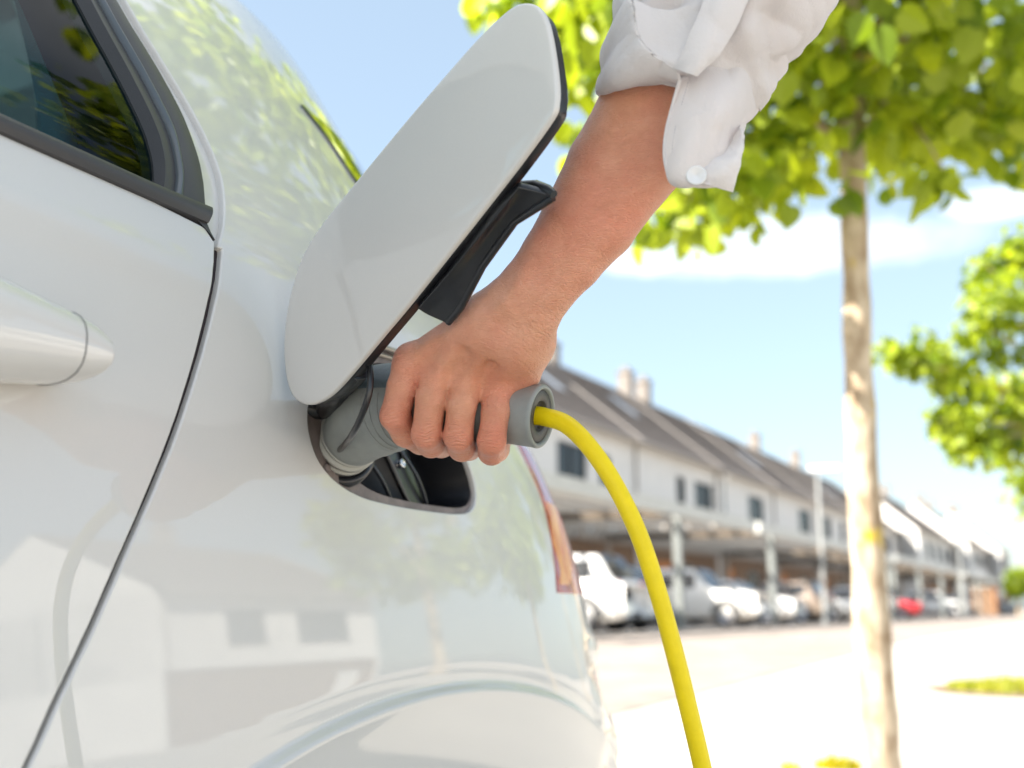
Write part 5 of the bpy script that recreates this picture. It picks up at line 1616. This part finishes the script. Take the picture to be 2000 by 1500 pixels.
for k in range(4):
    me = bpy.data.meshes.new('leaf'); me.from_pydata([tuple(map(float, v)) for v in LV], [], LF); me.update(); me.materials.append(M_LEAF)
    a = me.attributes.new('tint', 'FLOAT', 'POINT'); a.data.foreach_set('value', [.15 + .22 * k] * len(LV)); LEAF_ME.append(me)
def tree(base, label, trunk, limbs, clusters, nl, size, singles=0, group='street trees', mat=None, bark=None):
    base = np.array(base, float)
    root = empty('street_tree', base, label=label, cat='tree', group=group)
    pts, rad = trunk
    g = MB(); c = catmull(np.array(pts, float) - base, 6); rr = np.interp(np.linspace(0, len(rad) - 1, len(c)), range(len(rad)), rad)
    rr = rr * (1 + .05 * np.sin(np.arange(len(c)) * 1.7) + .03 * np.sin(np.arange(len(c)) * 4.1)); c = c + np.stack([.002 * np.sin(np.arange(len(c)) * 1.3), .002 * np.cos(np.arange(len(c)) * 1.9), 0 * np.arange(len(c))], 1)
    g.tube(c, rr, n=18); g.build('trunk', bark or M_BARK, root)
    for (lp, lr) in limbs:
        g = MB(); c = catmull(np.array(lp, float) - base, 5); g.tube(c, np.linspace(lr, lr * .25, len(c)), n=8); g.build('limb', bark or M_BARK, root)
    pp, mm_ = [], []
    for (cc, rr_, frac) in clusters:
        p, M = leaf_frames(max(3, int(nl * frac)), np.array(cc, float), rr_, size); pp.append(p); mm_.append(M)
    p, M = np.vstack(pp), np.vstack(mm_)
    keep = np.ones(len(p), bool)
    if singles:
        q = p - CAM; D = q @ CF; u = 1000 + FPX * (q @ CR) / D; v = 750 - FPX * (q @ CU) / D
        vis = (u > 0) & (u < 2000) & (v > 0) & (v < 1500)
        score = np.where(vis, D - v / 500, 1e9); idx = np.argsort(score)[:singles]
        idx = idx[vis[idx]]
        for i in idx:
            o = bpy.data.objects.new('leaf', LEAF_ME[int(rng.integers(4))]); COL.objects.link(o); o.parent = root
            m4 = np.eye(4); m4[:3, :3] = M[i]; m4[:3, 3] = p[i] - base; o.matrix_local = Matrix(m4.tolist())
        keep[idx] = False
    cr = leaves_mesh('crown', p[keep], M[keep], mat or M_LEAF, root, base); cr['kind'] = 'stuff'
    return root
# the near tree
TB = P(1728, 1560, 4.7); TB[2] = float(gz(TB[0], TB[1])) - .02
tr_pts = [TB, P(1712, 1350, 4.68), P(1690, 1000, 4.70), P(1676, 700, 4.72), P(1668, 400, 4.74), P(1662, 230, 4.76), P(1658, 40, 4.8), P(1650, -300, 4.9), P(1640, -700, 5.0)]
tr_rad = [.084, .078, .067, .059, .055, .051, .045, .032, .018]
cl = []
cen = P(1655, -230, 4.85)
for k in range(230):
    d = rng.normal(size=3); d /= np.linalg.norm(d); d[2] *= .95
    rr_ = (.45 + .55 * rng.random() ** .5)
    c_ = cen + d * np.array((1.75, 1.75, 1.25)) * rr_
    u, v, D = px_of(c_)
    if v > 235 + 60 * math.sin(u * .011) and u > 900: continue
    cl.append((c_, .22 + .12 * rng.random(), 1 / 330))
low = [(975, 10, 4.7), (1010, 20, 5.2), (1040, 50, 4.9), (1085, 60, 4.5), (1100, 120, 4.9), (1120, 170, 4.6), (1145, 210, 5.0), (1160, 120, 5.3), (1190, 60, 4.7), (1290, 420, 4.9), (1275, 440, 4.7), (1310, 400, 5.1), (1340, 430, 4.6),
       (1380, 400, 4.9), (1400, 430, 4.7), (1430, 370, 4.5), (1460, 400, 4.9), (1490, 350, 4.6), (1520, 370, 5.0), (1540, 300, 4.5), (1575, 320, 4.9), (1600, 345, 4.4), (1480, 290, 4.8), (1450, 320, 4.4), (1530, 230, 4.7),
       (1590, 240, 4.5), (1620, 190, 4.8), (1700, 230, 4.4), (1745, 240, 4.7), (1790, 230, 4.5), (1820, 260, 4.9), (1850, 290, 4.4), (1843, 355, 4.3), (1890, 270, 4.7), (1920, 240, 4.4), (1950, 280, 4.9), (1985, 290, 4.6), (2020, 250, 4.5), (1780, 170, 4.8), (1900, 180, 4.6),
       (1380, 300, 5.0), (1420, 250, 4.6), (1360, 350, 4.4), (1980, 170, 4.5), (2030, 330, 4.9), (1700, 130, 4.3), (1560, 130, 4.3), (1640, 100, 4.25), (1840, 120, 4.3)]
for (u, v, D) in low: cl.append((P(u, v - 10, D), .13 + .05 * rng.random(), 1 / 620))
limbs = []
for (u, v, D) in low[::2] + [(1300, -100, 4.4), (1900, -100, 4.4), (1500, -300, 5.4), (1800, -350, 4.2), (1200, -200, 5.0), (2050, -150, 5.0)]:
    hgt = rng.uniform(-.15, .75); a = P(1664, 240, 4.76) * (1 - hgt) + P(1650, -250, 4.88) * hgt; b = P(u, v - 25, D); m_ = a * .5 + b * .5 + np.array((0, 0, .16 + .1 * rng.random()))
    limbs.append(([a, m_, b], .014 + .008 * rng.random()))
tree(TB, 'young linden tree with a pale lichened trunk standing close behind the cable', (tr_pts, tr_rad), limbs, cl, 8200, .110, singles=290)
# the next tree along, at the right edge
T2 = P(2290, 1300, 11.5); T2[2] = float(gz(T2[0], T2[1])) - .02
cl2 = []
low2 = [(1740, 690), (1760, 700), (1790, 710), (1800, 680), (1830, 725), (1820, 700), (1860, 745), (1850, 690), (1880, 760), (1905, 770), (1900, 720), (1890, 650), (1925, 640), (1915, 600), (1905, 560), (1940, 580), (1930, 520), (1960, 500), (1985, 480),
        (1980, 560), (1990, 630), (1950, 690), (1940, 790), (1970, 740), (1830, 820), (1860, 830), (1845, 800), (1890, 815), (1900, 850), (1875, 880), (1930, 850), (1960, 865), (1990, 840), (1985, 790), (2020, 700), (2020, 600), (2010, 520), (2030, 780), (2015, 870), (2060, 560), (2060, 660), (2065, 760), (2060, 860), (1925, 880)]
for (u, v) in low2: cl2.append((P(u, v, 11.2 + .9 * rng.random()), .17 + .06 * rng.random(), 1 / 190))
c2 = P(2290, 480, 11.8)
for k in range(120):
    d = rng.normal(size=3); d /= np.linalg.norm(d); q = c2 + d * np.array((1.9, 1.9, 2.0)) * (.4 + .6 * rng.random() ** .5)
    if px_of(q)[0] < 2050: continue
    cl2.append((q, .3 + .12 * rng.random(), 1 / 190))
lim2 = [([P(2285, 900, 11.6), P((2285 + u) / 2, (900 + v) / 2 - 20, 11.5), P(u, v, 11.5)], .03) for (u, v) in low2[::4]]
lim2 += [([P(2285, 800, 11.6), P(2290 + 60 * k, 500, 11.6), P(2290 + 120 * k, 250, 11.5)], .04) for k in (-1, 0, 1)]
tree(T2, 'second linden tree whose bright leaves reach in from the right edge', ([T2, P(2286, 1000, 11.5), P(2284, 700, 11.6), P(2284, 400, 11.8)], [.10, .08, .06, .03]), lim2, cl2, 9500, .105)
# a far tree behind the end of the terrace, and one more crown at the edge
T3 = P(1990, 1195, 95); T3[2] = .2
cl3 = [(P(1992 + 11 * rng.normal(), 1140 + 9 * rng.normal(), 95), .6, 1 / 30) for _ in range(30)]
tree(T3, 'small far tree at the end of the street', ([T3, P(1990, 1130, 95)], [.2, .1]), [], cl3, 1500, .35)
T4 = P(2130, 1230, 19); T4[2] = float(gz(T4[0], T4[1]))
cl4 = [(P(2075 + 42 * rng.normal(), 850 + 70 * rng.normal(), 19), .35, 1 / 60) for _ in range(60)] + [(P(2004, 948, 19), .16, 1 / 70), (P(1998, 955, 19), .1, 1 / 140)]
tree(T4, 'third linden tree, only a few leaves showing at the right edge', ([T4, P(2125, 950, 19), P(2120, 800, 19)], [.11, .08, .05]), [], cl4, 2200, .12)

# ------------------------------------------------------------------ planting: grass patch on the right, weeds at the trunk
M_GRASS = leaf_material('grass_blade', (.22, .28, .03), (.46, .43, .05), (1.4, 1.4, .8))
M_WEED = leaf_material('yellow_weed', (.30, .33, .02), (.60, .50, .02), (1.4, 1.3, .7))
def tufts(name, c, rx, ry, n, h, mat, label=None):
    g = MB(); c = np.array(c)
    for _ in range(n):
        a, r = rng.uniform(0, 2 * math.pi), math.sqrt(rng.random()); x, y = c[0] + rx * r * math.cos(a), c[1] + ry * r * math.sin(a); z = float(gz(x, y))
        hh = h * rng.uniform(.4, 1.0) * (1.1 - .6 * r); t = rng.uniform(0, 6.28); w = .012 * h / .25 + .004; lx, ly = rng.normal() * hh * .35, rng.normal() * hh * .35
        dx, dy = w * math.cos(t), w * math.sin(t)
        g.add([(x - dx, y - dy, z), (x + dx, y + dy, z), (x + lx * .4 + dx * .7, y + ly * .4 + dy * .7, z + hh * .6), (x + lx * .4 - dx * .7, y + ly * .4 - dy * .7, z + hh * .6), (x + lx, y + ly, z + hh)], [(0, 1, 2, 3), (3, 2, 4)])
    o = g.build(name, mat); a = o.data.attributes.new('tint', 'FLOAT', 'POINT'); a.data.foreach_set('value', np.repeat(rng.random(n), 5).astype(np.float32)); tag(o, kind='stuff'); return o
gp = ground_at(1985, 1350)
tufts('grass', gp, .55, .4, 1300, .16, M_GRASS)
w1 = ground_at(1640, 1500)
tufts('weeds', w1 + np.array((0, -.04, 0)), .11, .07, 220, .09, M_WEED); tufts('weeds', ground_at(1545, 1505), .05, .04, 70, .06, M_WEED)
M_SOIL = material('planting_soil', (.16, .11, .07), rough=.95, noise=.4, nscale=14, bump=1.0, bscale=40)
for (c, w, nm) in ((gp, .75, 'planting_bed'),):
    g = MB(); n = 28; ring = [(c[0] + w * math.cos(a) * (1 + .08 * math.sin(5 * a)), c[1] + w * .9 * math.sin(a), 0) for a in np.linspace(0, 2 * math.pi, n, endpoint=False)]
    ring = [(x, y, float(gz(x, y)) + .006) for (x, y, _) in ring]; g.add(ring, [tuple(range(n))]); tag(g.build(nm, M_SOIL), kind='structure')

# ------------------------------------------------------------------ a roof added out of view for shade, and what the paint mirrors on the street's other side
root = empty('added_shade_roof', (-4.0, -2.7, 0), label='flat pale blue roof added out of view to shade the open charging flap', cat='roof')
g = MB(); g.box((0, 0, 2.9), (3.15, 3.1, 3.05)); g.build('shade_slab', material('shade_roof_blue', (.60, .74, .78), rough=.8), root)  # added to shade flap and arm; its blue tints the flap's reflection
for (x, y) in ((.3, .3), (.3, 2.8)):
    g = MB(); g.box((x - .1, y - .1, 0), (x + .1, y + .1, 2.9)); g.build('post', M_STEEL, root)
def opposite(r0, r1, q, lab, wins):
    row_house(0, r1 - r0, 0, wins, [(1.5, 3.2, .02, 2.3, 'p')], lab, [((r1 - r0) * .5, 4.6, .9)], [], mirror=True, base=RP(r1, q, 0) * (1, 1, 0) + np.array((0, 0, .1)), eave=5.6, ridge=8.6)
opposite(4, 17, -31, 'white house across the drive, seen only mirrored above the wheel arch', [(2, 5.5, 3.6, 4.9), (7.4, 9.6, 3.6, 4.9)])
def free_tree(x, y, h, r, lab, n=3200, size=.11):
    b = np.array((x, y, float(gz(x, y)))); c = b + np.array((0, 0, h))
    cls = []
    for k in range(110):
        d = rng.normal(size=3); d /= np.linalg.norm(d); cls.append((c + d * r * (.4 + .6 * rng.random() ** .5), .3, 1 / 110))
    lm = [([b + np.array((0, 0, h * .6)), b + np.array((.2 * math.cos(a), .2 * math.sin(a), h * .8)), c + np.array((math.cos(a), math.sin(a), .3)) * r * .7], .03) for a in np.linspace(0, 6.28, 7)[:-1]]
    tree(b, lab, ([b, b + np.array((.02, 0, h * .5)), c + np.array((0, 0, r * .3))], [.09, .07, .04]), lm, cls, n, size)
free_tree(2.9, 10.8, 2.6, 1.05, 'linden tree beside the car, seen only mirrored in the rear pillar')
free_tree(5.6, 12.0, 3.3, 1.3, 'linden tree across the drive, seen only mirrored in the flank')
g = empty('street_lamp', (5.6, 5.2, .05), ROT, label='lamp post across the drive, seen only mirrored in the paint', cat='street lamp', group='street lamps along the row')
mbx = MB(); mbx.tube([(0, 0, -.1), (0, 0, 4.6)], [.07, .05], n=12); mbx.build('pole', M_STEEL, g)
mbx = MB(); mbx.box((-.12, -.45, 4.58), (.12, .2, 4.7)); mbx.build('lamp_head', M_LAMPW, g)
